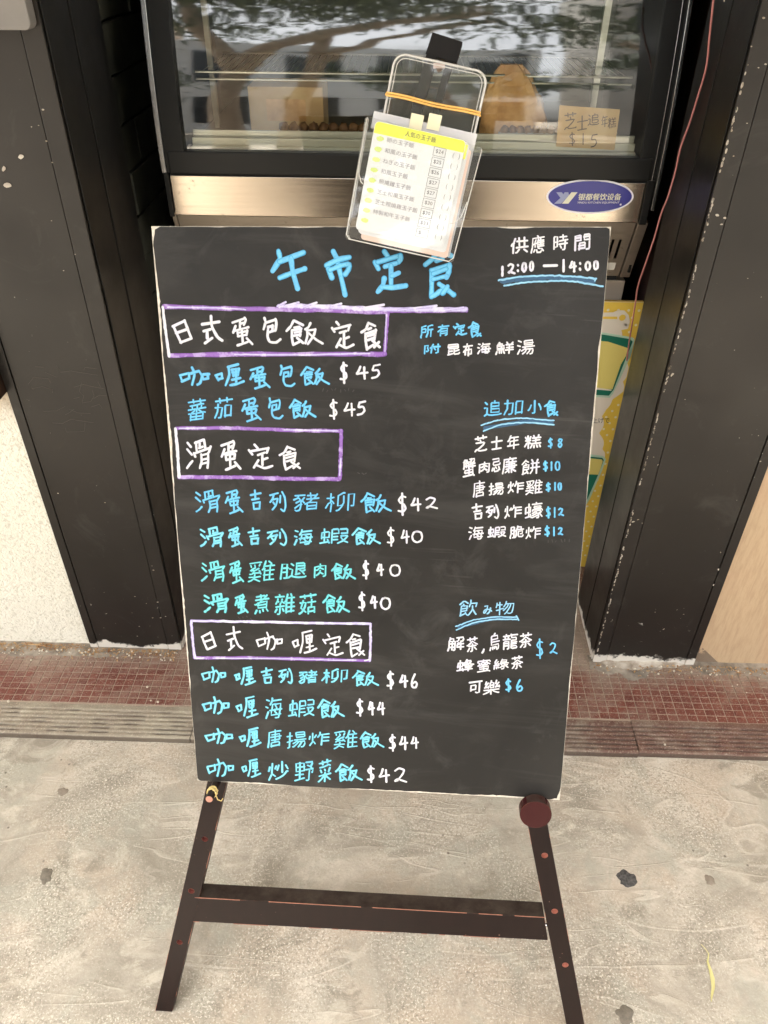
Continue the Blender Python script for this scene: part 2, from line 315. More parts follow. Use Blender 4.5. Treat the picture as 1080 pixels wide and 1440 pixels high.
# ------------------------------------------------------------------ mesh building
def wm(o):
    m = o.matrix_basis.copy()
    return wm(o.parent) @ m if o.parent is not None else m
class MB:
    def __init__(s): s.v = []; s.f = []; s.uv = []; s.mi = []; s.cur = 0
    def add(s, vs, fs, uvs=None):
        o = len(s.v); s.v += [Vector(p) for p in vs]
        for k, f in enumerate(fs):
            s.f.append([i+o for i in f]); s.mi.append(s.cur); s.uv.append(uvs[k] if uvs else [(.5, .5)]*len(f))
    def box(s, x0, x1, y0, y1, z0, z1, M=None):
        p = [Vector(q) for q in ((x0, y0, z0), (x1, y0, z0), (x1, y1, z0), (x0, y1, z0), (x0, y0, z1), (x1, y0, z1), (x1, y1, z1), (x0, y1, z1))]
        if M is not None: p = [M @ q for q in p]
        s.add(p, [(0, 3, 2, 1), (4, 5, 6, 7), (0, 1, 5, 4), (1, 2, 6, 5), (2, 3, 7, 6), (3, 0, 4, 7)]); return s
    def prism(s, pts, ext):
        n = len(pts); e = Vector(ext); a = [Vector(p) for p in pts]; b = [p+e for p in a]
        nr = Vector((0, 0, 0))
        for i in range(n): nr += a[i].cross(a[(i+1) % n])
        if nr.dot(e) > 0: a.reverse(); b.reverse()
        s.add(a+b, [tuple(range(n)), tuple(range(2*n-1, n-1, -1))]+[(i, i+n, (i+1) % n+n, (i+1) % n) for i in range(n)]); return s
    def tube(s, pts, r, seg=8, cap=True, closed=False):
        P = [Vector(p) for p in pts]; n = len(P); rr = r if isinstance(r, (list, tuple)) else [r]*n
        vs = []; up = None
        for i, p in enumerate(P):
            a = P[i-1] if (i or closed) else p; b = P[(i+1) % n] if (i < n-1 or closed) else p
            d = (b-a).normalized()
            if up is None: up = d.orthogonal().normalized()
            up = (up-d*up.dot(d)).normalized(); sd = d.cross(up)
            for k in range(seg):
                t = 2*math.pi*k/seg; vs.append(p+(up*math.cos(t)+sd*math.sin(t))*rr[i])
        fs = []
        m = n if closed else n-1
        for i in range(m):
            for k in range(seg):
                j = (i+1) % n; fs.append((i*seg+k, i*seg+(k+1) % seg, j*seg+(k+1) % seg, j*seg+k))
        if cap and not closed: fs += [tuple(range(seg-1, -1, -1)), tuple(range((n-1)*seg, n*seg))]
        s.add(vs, fs); return s
    def lump(s, c, r, seg=8, rings=5, jit=.15, sq=(1, 1, 1), half=False):
        c = Vector(c); vs = []; ph = random.random()*9
        for i in range(rings+1):
            t = math.pi*i/rings
            for k in range(seg):
                a = 2*math.pi*k/seg; d = Vector((math.sin(t)*math.cos(a), math.sin(t)*math.sin(a), math.cos(t)))
                q = r*(1+jit*noise.noise(d*2.2+Vector((ph, ph, 0)))); z = d.z*q*sq[2]
                if half: z = max(z, -.0003)
                vs.append(c+Vector((d.x*q*sq[0], d.y*q*sq[1], z)))
        fs = [(i*seg+k, (i+1)*seg+k, (i+1)*seg+(k+1) % seg, i*seg+(k+1) % seg) for i in range(rings) for k in range(seg)]
        s.add(vs, fs); return s
    def mesh(s, name, mats, M=None, smooth=False):
        me = bpy.data.meshes.new(name); Mi = M.inverted() if M is not None else None
        me.from_pydata([tuple(Mi @ v) if Mi else tuple(v) for v in s.v], [], s.f)
        for m in (mats if isinstance(mats, (list, tuple)) else [mats]): me.materials.append(MATS[m] if isinstance(m, str) else m)
        uvl = me.uv_layers.new(name='UVMap'); k = 0; flat = [c for u in s.uv for q in u for c in q]; uvl.data.foreach_set('uv', flat)
        me.polygons.foreach_set('material_index', s.mi)
        if smooth: me.polygons.foreach_set('use_smooth', [True]*len(me.polygons))
        me.update(); return me
    def build(s, name, mats, parent=None, world=True, smooth=False, bevel=0, label=None, kind=None):
        M = wm(parent) if (parent is not None and world) else None
        me = s.mesh(name, mats, M, smooth)
        if bevel:
            bm = bmesh.new(); bm.from_mesh(me); bmesh.ops.remove_doubles(bm, verts=bm.verts, dist=1e-6)
            bmesh.ops.bevel(bm, geom=[e for e in bm.edges if e.calc_face_angle(0) > .5], offset=bevel, segments=2, profile=.6, affect='EDGES'); bm.to_mesh(me); bm.free()
            me.polygons.foreach_set('use_smooth', [False]*len(me.polygons))
        o = bpy.data.objects.new(name, me); col.objects.link(o)
        if parent is not None: o.parent = parent
        if label: o['label'] = label
        if kind: o['kind'] = kind
        return o
def link(name, me, parent=None, M=None):
    o = bpy.data.objects.new(name, me); col.objects.link(o)
    if parent is not None: o.parent = parent
    if M is not None: o.matrix_local = M
    return o
def tag(o, label, cat, group=None):
    o['label'] = label; o['category'] = cat
    if group: o['group'] = group
    return o
def thing(name, label, cat, loc=(0, 0, 0), M=None, group=None):
    o = bpy.data.objects.new(name, None); col.objects.link(o); o.empty_display_size = .05
    o.matrix_world = M if M is not None else Matrix.Translation(loc)
    return tag(o, label, cat, group)
def struct(o): o['kind'] = 'structure'; return o
def text_mesh(s):
    cu = bpy.data.curves.new('t', 'FONT'); cu.body = s; cu.resolution_u = 2; ob = bpy.data.objects.new('t', cu); col.objects.link(ob)
    bpy.context.view_layer.update()
    me = bpy.data.meshes.new_from_object(ob.evaluated_get(bpy.context.evaluated_depsgraph_get()))
    bpy.data.objects.remove(ob); return me
def text_into(mb, s, fn, x0, x1, y0, y1, wobble=None):
    """flat print: glyph outlines fitted to the rectangle x0..x1, y0..y1, then mapped to 3-D by fn(x, y)"""
    me = text_mesh(s); vs = [v.co for v in me.vertices]
    if not vs: return
    a0 = min(v.x for v in vs); a1 = max(v.x for v in vs); b0 = min(v.y for v in vs); b1 = max(v.y for v in vs)
    pts = [fn(x0+(v.x-a0)/(a1-a0)*(x1-x0), y0+(v.y-b0)/(b1-b0)*(y1-y0)) for v in vs]
    mb.add(pts, [tuple(p.vertices) for p in me.polygons]); bpy.data.meshes.remove(me)

# ------------------------------------------------------------------ strokes drawn with a round marker
def smooth_path(p, sub=4):
    if len(p) < 3: return p
    out = []
    for i in range(len(p)-1):
        a = p[max(i-1, 0)]; b = p[i]; c = p[i+1]; d = p[min(i+2, len(p)-1)]
        # corners sharper than 60 degrees stay corners
        for k in range(sub):
            t = k/sub; q = []
            for j in (0, 1):
                t1 = (c[j]-a[j])*.32; t2 = (d[j]-b[j])*.32
                h = (2*t**3-3*t*t+1)*b[j]+(t**3-2*t*t+t)*t1+(-2*t**3+3*t*t)*c[j]+(t**3-t*t)*t2
                q.append(h)
            out.append(tuple(q))
    out.append(p[-1]); return out
def ribbon(mb, path, w, h, fn, taper=.12, round_=True):
    """flat stroke of width w along path (2-D), lifted to 3-D by fn(u, v, h)"""
    P = [Vector((a, b)) for a, b in path]
    Q = [P[0]]
    for p in P[1:]:
        if (p-Q[-1]).length > w*.12: Q.append(p)
    if len(Q) < 2: Q = [P[0], P[0]+Vector((w*.3, 0))]
    P = Q; n = len(P); L = []; ph = random.random()*50
    for i in range(n):
        a = P[max(i-1, 0)]; b = P[min(i+1, n-1)]; d = (b-a).normalized() if (b-a).length > 1e-9 else Vector((1, 0))
        nn = Vector((-d.y, d.x)); ww = w*.5*(1+taper*noise.noise(Vector((ph, i*.35, 0)))*2)
        L.append((P[i]+nn*ww, P[i]-nn*ww, d, ww))
    vs = []; fs = []; uv = []
    def cap(c, d, ww, sgn, base):
        k = 5; nn = Vector((-d.y, d.x)); ids = []
        for i in range(k+1):
            t = math.pi*i/k; q = c+nn*math.cos(t)*ww+d*sgn*math.sin(t)*ww
            ids.append(len(vs)); vs.append(q)
        ci = len(vs); vs.append(c)
        for i in range(k):
            fs.append((ids[i], ids[i+1], ci) if sgn < 0 else (ids[i+1], ids[i], ci))
            uv.append([(0, 0), (0, 0), (.5, 0)])
    for a, b, d, ww in L: vs += [a, b]
    for i in range(n-1):
        fs.append((2*i, 2*i+1, 2*i+3, 2*i+2)); uv.append([(0, 0), (1, 0), (1, 0), (0, 0)])
    cap(P[0], L[0][2], L[0][3], -1, 0); cap(P[-1], L[-1][2], L[-1][3], 1, 0)
    mb.add([fn(p.x, p.y, h) for p in vs], fs, uv)
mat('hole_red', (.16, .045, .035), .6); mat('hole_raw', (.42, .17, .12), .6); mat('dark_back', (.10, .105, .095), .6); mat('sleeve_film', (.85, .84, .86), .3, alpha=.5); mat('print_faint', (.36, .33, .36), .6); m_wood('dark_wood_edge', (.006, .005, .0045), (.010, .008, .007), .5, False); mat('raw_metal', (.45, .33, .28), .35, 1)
m_simple_noise('gum_faint', (.22, .185, .145), (.27, .225, .175), 90, .9, .3)
# ================================================================== THE SETTING
STEP_Y, STEP_Z = 1.18, 0.020
PY_ = 1.477
# ground sheet (pavement) with a finely cut near part
g = MB()
xs = [-40, -8, -3]+[-2+.5*i for i in range(9)]+[3, 8, 40]; ys = [-40, -9.2]
g.box(-40, 40, -8.4, STEP_Y+.04, -.3, 0)
struct(g.build('pavement', 'concrete'))
g = MB(); g.box(-40, 40, -13.5, -8.6, -.3, -.12); struct(g.build('road', 'asphalt'))
g = MB(); g.box(-40, 40, -8.6, -8.402, -.3, .004); struct(g.build('kerb', 'concrete', bevel=.01))
g = MB(); g.box(-40, 40, -60, -13.5, -.3, .0); struct(g.build('far_pavement', 'concrete'))

# unseen roof added in front of the shop to keep the sun off
ar = MB(); ar.box(-9, 9, -.75, PY_-.031, 3.1, 3.4); struct(ar.build('sun_shade_roof', 'facade_pale'))
# tiled step: grout bed, nosing pieces, mosaic tiles
bed = MB(); bed.box(-6, 6, STEP_Y+.099, 3.2, -.05, STEP_Z-.0016)
bed.box(-6, 6, STEP_Y+.02, STEP_Y+.099, -.05, STEP_Z-.012)
step = struct(bed.build('tiled_step', 'grout'))
# nosing with rounded ridges
def nosing_mesh(L, m):
    prof = [(0, 0), (0, .0165), (.0015, .0188), (.004, STEP_Z-.0002)]
    y = .0085
    for k in range(6):
        prof += [(y, STEP_Z), (y+.0018, STEP_Z-.0052), (y+.0045, STEP_Z-.0060), (y+.0064, STEP_Z-.0030), (y+.0076, STEP_Z+.0004), (y+.0110, STEP_Z+.0006)]; y += .0132
    prof += [(.0905, STEP_Z), (.0975, STEP_Z-.0004), (.0975, 0)]
    mb = MB(); n = len(prof); segs = max(2, int(L/.012)); vs = []
    for i in range(segs+1):
        for (a, b) in prof:
            wv = noise.noise(Vector((i*.7+L*31, a*60, 3)))*.0007; fil = max(0, min(1, (noise.noise(Vector((i*.30+L*17, a*26, 8)))+(.22 if m == 'nosing_grey' else -.05))*3.2)); dp_ = STEP_Z-b if .006 < a < .09 else 0; b = b+max(0, dp_)*fil*.92
            vs.append((i*L/segs, a+(0 if a > .09 else wv), b+wv*(1 if b > .01 else 0)))
    fs = [(i*n+k, i*n+k+1, (i+1)*n+k+1, (i+1)*n+k) for i in range(segs) for k in range(n-1)]
    fs += [tuple(range(n))[::-1], tuple(range(segs*n, segs*n+n))]
    mb.add(vs, fs); return mb.mesh('nosing_tile', m)
joints = [-3.2, -2.6, -2.0, -1.42, -.52, -.2, .26, .614, 1.2, 1.8, 2.4, 3.0]
for k in range(len(joints)-1):
    a, b = joints[k], joints[k+1]; nm = 'nosing_grey' if b < .7 and a < .2 and a > -2.9 else 'nosing_tile'
    o = link('nosing_tile', nosing_mesh(b-a-.002, nm), step, Matrix.Translation((a+.001, STEP_Y+(.0025 if k == 7 else 0), (.0008 if k == 7 else 0))))
# mosaic tiles
TP, TQ = .0255, .0203
def tile_mesh():
    mb = MB(); w_, d_, e = (TP-.0022)/2, (TQ-.0022)/2, .0007
    z0, z1 = -.003, 0
    vs = [(-w_, -d_, z0), (w_, -d_, z0), (w_, d_, z0), (-w_, d_, z0), (-w_, -d_, z1-e), (w_, -d_, z1-e), (w_, d_, z1-e), (-w_, d_, z1-e),
          (-w_+e, -d_+e, z1), (w_-e, -d_+e, z1), (w_-e, d_-e, z1), (-w_+e, d_-e, z1)]
    fs = []
    for k in range(4):
        j = (k+1) % 4; fs += [(k, j, 4+j, 4+k), (4+k, 4+j, 8+j, 8+k)]
    fs.append((8, 9, 10, 11)); mb.add(vs, fs); return mb
tm = tile_mesh(); tme = tm.mesh('tile', 'red_tile')
cells = []
random.seed(3)
for r in range(32):
    y = STEP_Y+.099+.003+TQ*(r+.5)
    for c in range(-118, 118):
        x = TP*(c+.5)
        inside = y < 1.475 or (-.63 < x < .60 and y < 1.92)
        if not inside: continue
        cells.append((x, y))
def visible_cell(x, y):
    d = Vector((x, y, STEP_Z))-CP; z = d.dot(CF); px = 540+FPX*d.dot(CR)/z; py = 720-FPX*d.dot(CU)/z
    if not (0 < px < 1080): return None
    lb = 212+(py-317)*.084; rb = 859-(py-320)*.088
    if lb+3 < px < rb-3: return None
    return py
vis = sorted([(-(visible_cell(*c)), c) for c in cells if visible_cell(*c)])
top = set(c for _, c in vis[:300])
rest = MB()
for (x, y) in cells:
    dz = random.uniform(-.0004, .0003); M = Matrix.Translation((x+random.uniform(-.0003, .0003), y+random.uniform(-.0003, .0003), STEP_Z+dz)) @ Matrix.Rotation(random.uniform(-.014, .014), 4, 'Z') @ Matrix.Rotation(random.uniform(-.008, .008), 4, 'X')
    if (x, y) in top: link('tile', tme, step, M)
    else: rest.add([M @ v for v in tm.v], tm.f)
rest.build('tiles', 'red_tile', step, kind='stuff')

# cement smeared along the foot of the walls, ragged edge
def smear(name, x0, x1, y0, y1, z, seedk, amp=.03, m='cement_skim', label=None, thick=.004, fade=None):
    mb = MB(); nx = int((x1-x0)/.008); ny = max(5, int((y1-y0)/.006)); vs = []
    for i in range(nx+1):
        x = x0+(x1-x0)*i/nx
        front = y0+amp*(noise.noise(Vector((x*7, seedk, 0)))+.5*noise.noise(Vector((x*30, seedk, 2))))
        if fade: front = y1-(y1-front)*fade(x)
        for j in range(ny+1):
            t = j/ny; y = front+(y1-front)*t
            h = thick*min(1, t*3.2)*(1+.7*noise.noise(Vector((x*40, y*40, seedk))))-.0008*(t < .01)
            vs.append((x, y, z+h-.0006))
    n = ny+1; mb.add(vs, [(i*n+j, (i+1)*n+j, (i+1)*n+j+1, i*n+j+1) for i in range(nx) for j in range(ny)])
    o = mb.build(name, m, step, smooth=True); o['kind'] = 'stuff'; return o
smear('cement_skim', -1.6, -.62, 1.445, 1.50, STEP_Z, 1.3, .04, thick=.0022)
smear('cement_skim', .54, 1.6, 1.440, 1.50, STEP_Z, 6.1, .05, thick=.0028)
smear('mortar_lip', .545, .86, 1.452, 1.50, STEP_Z, 9.1, .022, 'mortar_white', thick=.008, fade=lambda x: max(.15, min(1, (x-.545)/.05, (.86-x)/.08)))

# ---------------------------------------------------------------- walls and pillars
PY = 1.477
wl = MB(); wl.box(-6, -.876, PY+.012, 3.2, -.05, 3.0)
wl = wl.build('roughcast_wall', 'cream_roughcast'); tag(wl, 'cream pebble-dashed wall left of the wide black pillar', 'wall')
wr = MB(); wr.box(.835, 6, PY+.010, 3.2, -.05, 3.0)
wr = wr.build('stone_faced_wall', 'beige_stone'); tag(wr, 'streaky orange-beige stone wall right of the black pillar', 'wall')
# dark ledge on the cream wall
ld = MB(); ld.box(-2.6, -.8765, PY-.045, PY+.0115, .835, .99)
tag(ld.build('wall_ledge', 'brown_trim', bevel=.004), 'dark brown wooden ledge fixed to the cream wall at the left edge', 'ledge')

def pillar(x0, x1, label, stiles, inner_x, ydepth):
    root = thing('pillar', label, 'pillar', ((x0+x1)/2, PY, 0))
    b = MB(); b.box(x0+.001, x1-.001, PY+.004, ydepth, -.02, 3.0); b.build('core', 'black_reveal', root)
    for (a, c, nm) in stiles:
        q = MB(); q.box(a, c, PY+(0 if nm == 'panel' else -.0015), PY+.0045, .0205, 3.0); q.build('front_panel' if nm == 'panel' else 'edge_strip', 'black_paint', root, bevel=.0012)
    return root
pl_ = pillar(-.873, -.612, 'wide black painted pillar between cream wall and display case, crazed paint', [(-.873, -.8515, 's'), (-.8495, -.650, 'panel'), (-.6485, -.612, 's')], -.612, 1.755)
pr_ = pillar(.551, .832, 'wide black painted pillar beside the beige stone wall, chipped corner', [(.551, .586, 's'), (.5875, .806, 'panel'), (.808, .832, 's')], .551, 1.722)
# strips on the inner faces
def reveal_strip(parent, x, y0, y1, t):
    q = MB(); q.box(min(x, x+t), max(x, x+t), y0, y1, .0205, 3.0); q.build('reveal_board', 'black_reveal', parent, bevel=.001)
reveal_strip(pl_, -.6120, 1.485, 1.60, .003); reveal_strip(pl_, -.6120, 1.603, 1.752, .0055)
reveal_strip(pr_, .551, 1.485, 1.60, -.002); reveal_strip(pr_, .551, 1.603, 1.719, -.003)

# bare patches where the paint has flaked off the pillars, each a thin flake-shaped recess of pale filler
def flake(mb, px, py, rpx, axis=1, val=PY, squash=.6, ang=0, dirn=(1, 0, 0), off=-.0022):
    c = at(px, py, axis, val); r = rpx*.00125; n = 9; vs = [c+Vector((0, off, 0)) if axis == 1 else c]
    pts = []
    for k in range(n):
        t = 2*math.pi*k/n; q = r*(1+.45*noise.noise(Vector((k*1.7, px*.1, py*.1))))
        a, b = q*math.cos(t), q*squash*math.sin(t); a, b = a*math.cos(ang)-b*math.sin(ang), a*math.sin(ang)+b*math.cos(ang)
        pts.append(c+Vector((a, off, b)))
    mb.add(pts, [tuple(range(n))])
fl = MB()
for px, py, r_, a in [(30, 220, 4.5, .5), (6, 237, 4, .9), (11, 260, 6, .2), (61, 154, 2, 0), (66, 198, 1.6, 0), (55, 176, 1, 0), (74, 228, 1.2, 0), (73, 310, 1, 0), (82, 693, 1.8, 0), (4, 2, 5, 0), (148, 706, 1.5, 0), (106, 357, 1.2, 0), (90, 380, 1, 0), (45, 178, 1, 0), (190, 838, 1.5, 0), (222, 846, 2.4, .2), (215, 868, 2, 0), (226, 868, 2.2, 0), (196, 880, 1.6, 0), (206, 848, 1.2, 0), (216, 801, 2.2, .2), (214, 795, 1.2, 0), (186, 861, 1, 0), (233, 866, 1.4, 0)]:
    flake(fl, px, py, r_, ang=a)
fl.build('bare_spots', 'mortar_white', pl_, kind='stuff')
fl = MB()
random.seed(11)
# ragged worn corner of the right pillar
for k in range(190):
    t = random.random()**.8; py = 60+t*860; px0, _ = 0, 0
    e = Vector((.5525, PY-.0015, 0)); z = at(960, py, 1, PY).z
    d = Vector((.5525, PY, z))-CP; zz = d.dot(CF); px = 540+FPX*d.dot(CR)/zz; pyy = 720-FPX*d.dot(CU)/zz
    dens = noise.noise(Vector((0, 0, z*9)))
    if dens < -.15: continue
    flake(fl, px+random.uniform(.5, 2.2), pyy, random.uniform(.6, 1.7), squash=random.uniform(1.0, 3.2))
for px, py, r_, a in [(1073, 25, 2, 0), (1056, 65, 1.4, 0), (1066, 95, 1.2, 0), (1050, 173, 1.2, 0), (1031, 219, 1.4, 0), (945, 526, 3.6, 1.2), (1018, 1, 1, 0), (1008, 302, 3, -.4), (1019, 306, 2.6, -.4), (1014, 315, 2.2, 0), (925, 653, 1.8, 1), (963, 561, 1.2, 0), (1066, 612, 1, 0), (1010, 800, 3, 1.9), (1003, 822, 2.4, 1.9), (1013, 776, 2, 1.9), (933, 884, 2.4, .8), (961, 863, 1.6, 0), (921, 860, 1.4, 0), (890, 733, 3, .3), (897, 730, 2, .3), (903, 735, 1.8, 0), (919, 642, 1, 0), (1069, 648, 1.6, 0), (1051, 391, 1, 0), (1076, 90, 1.6, 0)]:
    flake(fl, px, py, r_, ang=a, squash=.55)
fl.build('bare_spots', 'mortar_white', pr_, kind='stuff')
# crazed paint: fine raised cracks on the left pillar
cr = MB(); random.seed(5)
def crack(p, r=.00025): cr.tube([at(x, y, 1, PY)+Vector((0, -.0018, 0)) for x, y in p], r, 4)
for p in [[(80, 514), (86, 523), (100, 521), (118, 524), (138, 527)], [(45, 546), (60, 543), (75, 548), (74, 552)], [(104, 544), (118, 540), (130, 543), (146, 546)], [(98, 575), (110, 580), (128, 581)], [(106, 590), (120, 592), (132, 594)], [(74, 594), (88, 595), (100, 589), (106, 589)], [(92, 583), (99, 579), (104, 575)], [(62, 578), (80, 577), (92, 571)], [(115, 538), (112, 550), (118, 556), (116, 566), (128, 564), (133, 556), (130, 548)], [(132, 560), (140, 555), (150, 556)], [(50, 515), (62, 516)], [(92, 601), (94, 607), (119, 606), (120, 594)], [(40, 540), (48, 530), (68, 532), (72, 538)], [(104, 560), (112, 558)], [(118, 520), (120, 516), (136, 518)], [(128, 572), (140, 568), (144, 574)], [(48, 548), (44, 543)], [(64, 523), (80, 530)], [(138, 536), (142, 544)]]: crack(p)
cr.build('paint_cracks', 'crack_grey', pl_, kind='stuff')

# recess: side walls of black slabs, back wall, ceiling
rw = MB(); rw.box(-.72, -.655, 1.757, 3.2, -.02, 3.0); rw = rw.build('recess_wall', 'black_reveal'); struct(rw)
random.seed(21)
z = .03; row = 0
while z < 2.2:
    h = .098; y = 1.765-(row % 2)*.1
    while y < 2.5:
        L = .2; y0 = max(1.76, y); y1 = min(2.56, y+L-.004)
        if y1-y0 > .02:
            q = MB(); t = random.uniform(.008, .016); q.box(-.657, -.655+t, y0, y1, z, z+h-.005); q.build('slab', 'black_slate', rw, bevel=.003)
        y += L
    z += h; row += 1
rr = MB(); rr.box(.612, .70, 1.737, 3.2, -.02, 3.0); struct(rr.build('recess_wall', 'dark_red_wall'))
bk = MB(); bk.box(-.655, .612, 2.62, 3.2, -.02, 3.0); struct(bk.build('back_wall', 'cavity_black'))
ce = MB(); ce.box(-.72, .70, PY+.1, 3.2, 2.35, 3.0); struct(ce.build('recess_ceiling', 'black_reveal'))
up = MB(); up.box(-6, 6, PY-.03, 3.2, 3.002, 6.0); tag(up.build('upper_facade', 'facade_pale'), 'pale upper shopfront wall above the black pillars', 'facade')

# grey metal box on the left pillar (only its rounded lower corner is in the picture)
mbx = thing('meter_box', 'grey metal box with rounded corners high on the left pillar', 'metal box', (-.75, PY, 1.65))
q = MB(); c0 = at(45, 43, 1, PY-.03); x1 = c0.x; z0 = c0.z
pts = [(-.90, z0), ]
r_ = .012
for k in range(7):
    a = -math.pi/2+math.pi/2*k/6; pts.append((x1-r_+r_*math.cos(a), z0+r_+r_*math.sin(a)))
pts += [(x1, 1.85), (-.90, 1.85)]
q.prism([(a, PY-.03, b) for a, b in pts], (0, .0275, 0)); q.build('cover', 'grey_box', mbx, bevel=.002)
q = MB(); q.box(-.89, x1-.01, PY-.034, PY-.0302, 1.70, 1.705); q.build('seam', 'black_plastic', mbx)
q = MB(); q.tube([(-.855, PY-.036, 1.72), (-.855, PY-.0302, 1.72)], .006, 10); q.build('lock', 'silver_trim', mbx)
# ================================================================== DISPLAY CASE
CX0, CX1, CY = -.533, .527, 1.80
def gy(z):                                     # profile of the glass front: leans and curves away towards the top
    t = max(0.0, z-1.265); return CY+.004+.04*t+.36*t*t
case = thing('display_case', 'glass-fronted food display case with black frame and steel front panel, behind the board', 'display case', (0, CY, 0))
q = MB(); q.box(CX0+.004, CX1-.004, CY-.012, CY+.06, 1.222, 1.268); q.build('sill', 'black_plastic', case, bevel=.003)
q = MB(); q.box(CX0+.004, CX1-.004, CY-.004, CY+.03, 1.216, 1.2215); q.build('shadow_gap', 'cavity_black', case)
# posts following the curve
def post(x0, x1, name, m, dy0, dy1, z0=1.15, z1=1.92, n=18, slant=0):
    mb = MB(); vs = []
    for i in range(n+1):
        z = z0+(z1-z0)*i/n; y = gy(z); s = slant*(z-1.15)
        vs += [(x0+s, y+dy0, z), (x1+s, y+dy0, z), (x1+s, y+dy1, z), (x0+s, y+dy1, z)]
    fs = [(4*i+k, 4*i+(k+1) % 4, 4*i+4+(k+1) % 4, 4*i+4+k) for i in range(n) for k in range(4)]+[(3, 2, 1, 0), (4*n, 4*n+1, 4*n+2, 4*n+3)]
    mb.add(vs, fs); return mb.build(name, m, case, bevel=.0015)
post(CX0-.001, CX0+.042, 'side_post', 'black_plastic', -.014, .03, 1.2225)
post(CX1-.032, CX1+.012, 'side_post', 'black_plastic', -.014, .03, 1.2225)
q = MB(); q.box(CX0-.011, CX0-.001, CY-.010, CY+.03, 1.128, 1.222); q.build('corner_strip', 'black_plastic', case, bevel=.001)
q = MB(); q.box(CX1-.006, CX1+.010, CY-.010, CY+.03, 1.128, 1.222); q.build('corner_strip', 'black_plastic', case, bevel=.001)
post(CX0-.013, CX0-.002, 'edge_trim', 'silver_trim', -.018, .02, 1.2235)
post(CX1+.013, CX1+.021, 'edge_trim', 'silver_trim', -.018, .02, 1.16)
post(CX1+.001, CX1+.0035, 'edge_trim', 'silver_trim', -.0165, -.0145, 1.2235)
# side skins of the case, top, back
q = MB(); q.box(CX0-.010, CX0-.004, CY+.04, 2.45, 1.0, 1.92); q.build('side_panel', 'black_plastic', case)
q = MB(); q.box(CX1+.006, CX1+.012, CY+.04, 2.45, 1.0, 1.92); q.build('side_panel', 'black_plastic', case)
q = MB(); q.box(CX0-.01, CX1+.012, CY+.16, 2.45, 1.92, 1.96); q.build('top', 'black_plastic', case)
q = MB(); q.box(CX0-.003, CX1+.005, 2.42, 2.45, 1.0, 1.918); q.build('back_panel', 'dark_back', case)
# the pane
q = MB(); n = 24; vs = []; gx0, gx1 = CX0+.041, CX1-.031
for i in range(n+1):
    z = 1.262+(1.92-1.262)*i/n
    for k in range(25):
        x = gx0+(gx1-gx0)*k/24; vs.append((x, gy(z)+.0005*noise.noise(Vector((x*3, z*22, 0))), z))
q.add(vs, [(i*25+k, i*25+k+1, (i+1)*25+k+1, (i+1)*25+k) for i in range(n) for k in range(24)])
q.build('glass_pane', 'case_glass', case, smooth=True)
# metal ledge and rails inside
q = MB(); q.box(gx0+.012, gx1-.006, CY+.012, CY+.045, 1.266, 1.272); q.box(gx0+.012, gx1-.006, CY+.030, CY+.038, 1.272, 1.287); q.box(gx0+.012, gx1-.006, CY+.045, CY+.052, 1.272, 1.300); q.build('inner_rail', 'pale_metal', case, bevel=.001)
q = MB(); q.box(gx0+.005, gx1-.005, CY+.055, 2.41, 1.262, 1.274); q.build('deck', 'steel_dull', case)
q = MB(); q.box(gx0+.026, gx0+.038, CY+.20, CY+.212, 1.27, 1.91); q.build('inner_upright', 'steel_dull', case); q = MB(); q.box(gx1-.09, gx1-.076, CY+.16, CY+.174, 1.27, 1.91); q.build('inner_upright', 'wire_steel', case)
# wire shelf
sh = MB(); zs = 1.405
sh.tube([(gx0+.02, CY+.10, zs), (gx1-.02, CY+.10, zs)], .003, 6); sh.tube([(gx0+.02, CY+.10, zs-.014), (gx1-.02, CY+.10, zs-.014)], .002, 6)
sh.tube([(gx0+.02, CY+.40, zs), (gx1-.02, CY+.40, zs)], .003, 6)
for i in range(60):
    x = gx0+.03+(gx1-gx0-.06)*i/59; sh.tube([(x, CY+.10, zs-.002), (x, CY+.40, zs-.002)], .0011, 4)
sh.build('wire_shelf', 'wire_steel', case)
sh = MB(); zs = 1.556
sh.tube([(gx0+.02, CY+.07, zs), (gx1-.07, CY+.07, zs)], .0028, 6)
for i in range(44):
    x = gx0+.03+(gx1-gx0-.11)*i/43; sh.tube([(x, CY+.07, zs+.001), (x, CY+.40, zs+.001)], .0011, 4); sh.tube([(x, CY+.07, zs), (x+.003, CY+.066, zs+.004)], .002, 5)
sh.tube([(gx0+.02, CY+.40, zs), (gx1-.07, CY+.40, zs)], .0028, 6)
sh.build('wire_shelf', 'wire_steel', case)
# steel front and its badge
SY = CY-.004
q = MB(); q.box(CX0+.001, CX1-.0075, SY, SY+.03, 1.131, 1.2155); q.build('front_panel', 'steel', case, bevel=.001)
# slanted lower panel with vent slots (slots are real openings between bars)
za, zb, ya, yb = 1.129, .985, SY+.004, SY+.062
def slant(u, x, off=0):
    z = za+(zb-za)*u; y = ya+(yb-ya)*u; nrm = Vector((0, -(za-zb), -(yb-ya))).normalized(); return Vector((x, y, z))+nrm*off
mb = MB()
def sp(x0, x1, u0, u1, off=0.0, th=.003):
    a = [slant(u0, x0, off), slant(u0, x1, off), slant(u1, x1, off), slant(u1, x0, off)]
    nr = (a[1]-a[0]).cross(a[3]-a[0]).normalized(); 
    if nr.y < 0: nr = -nr
    mb.prism(a, nr*th)
s0 = at(869, 350, 1, SY+.030).x
slots = [s0-.0165*k for k in range(24)]
xe = CX1-.010
sp(CX0+.003, xe, 0, .30); sp(CX0+.003, xe, .66, 1.0)
px_ = CX0+.003
for s in sorted(slots):
    sp(px_, s-.0032, .30, .66); px_ = s+.0032
sp(px_, xe, .30, .66)
mb.build('vent_panel', 'steel_dull', case)
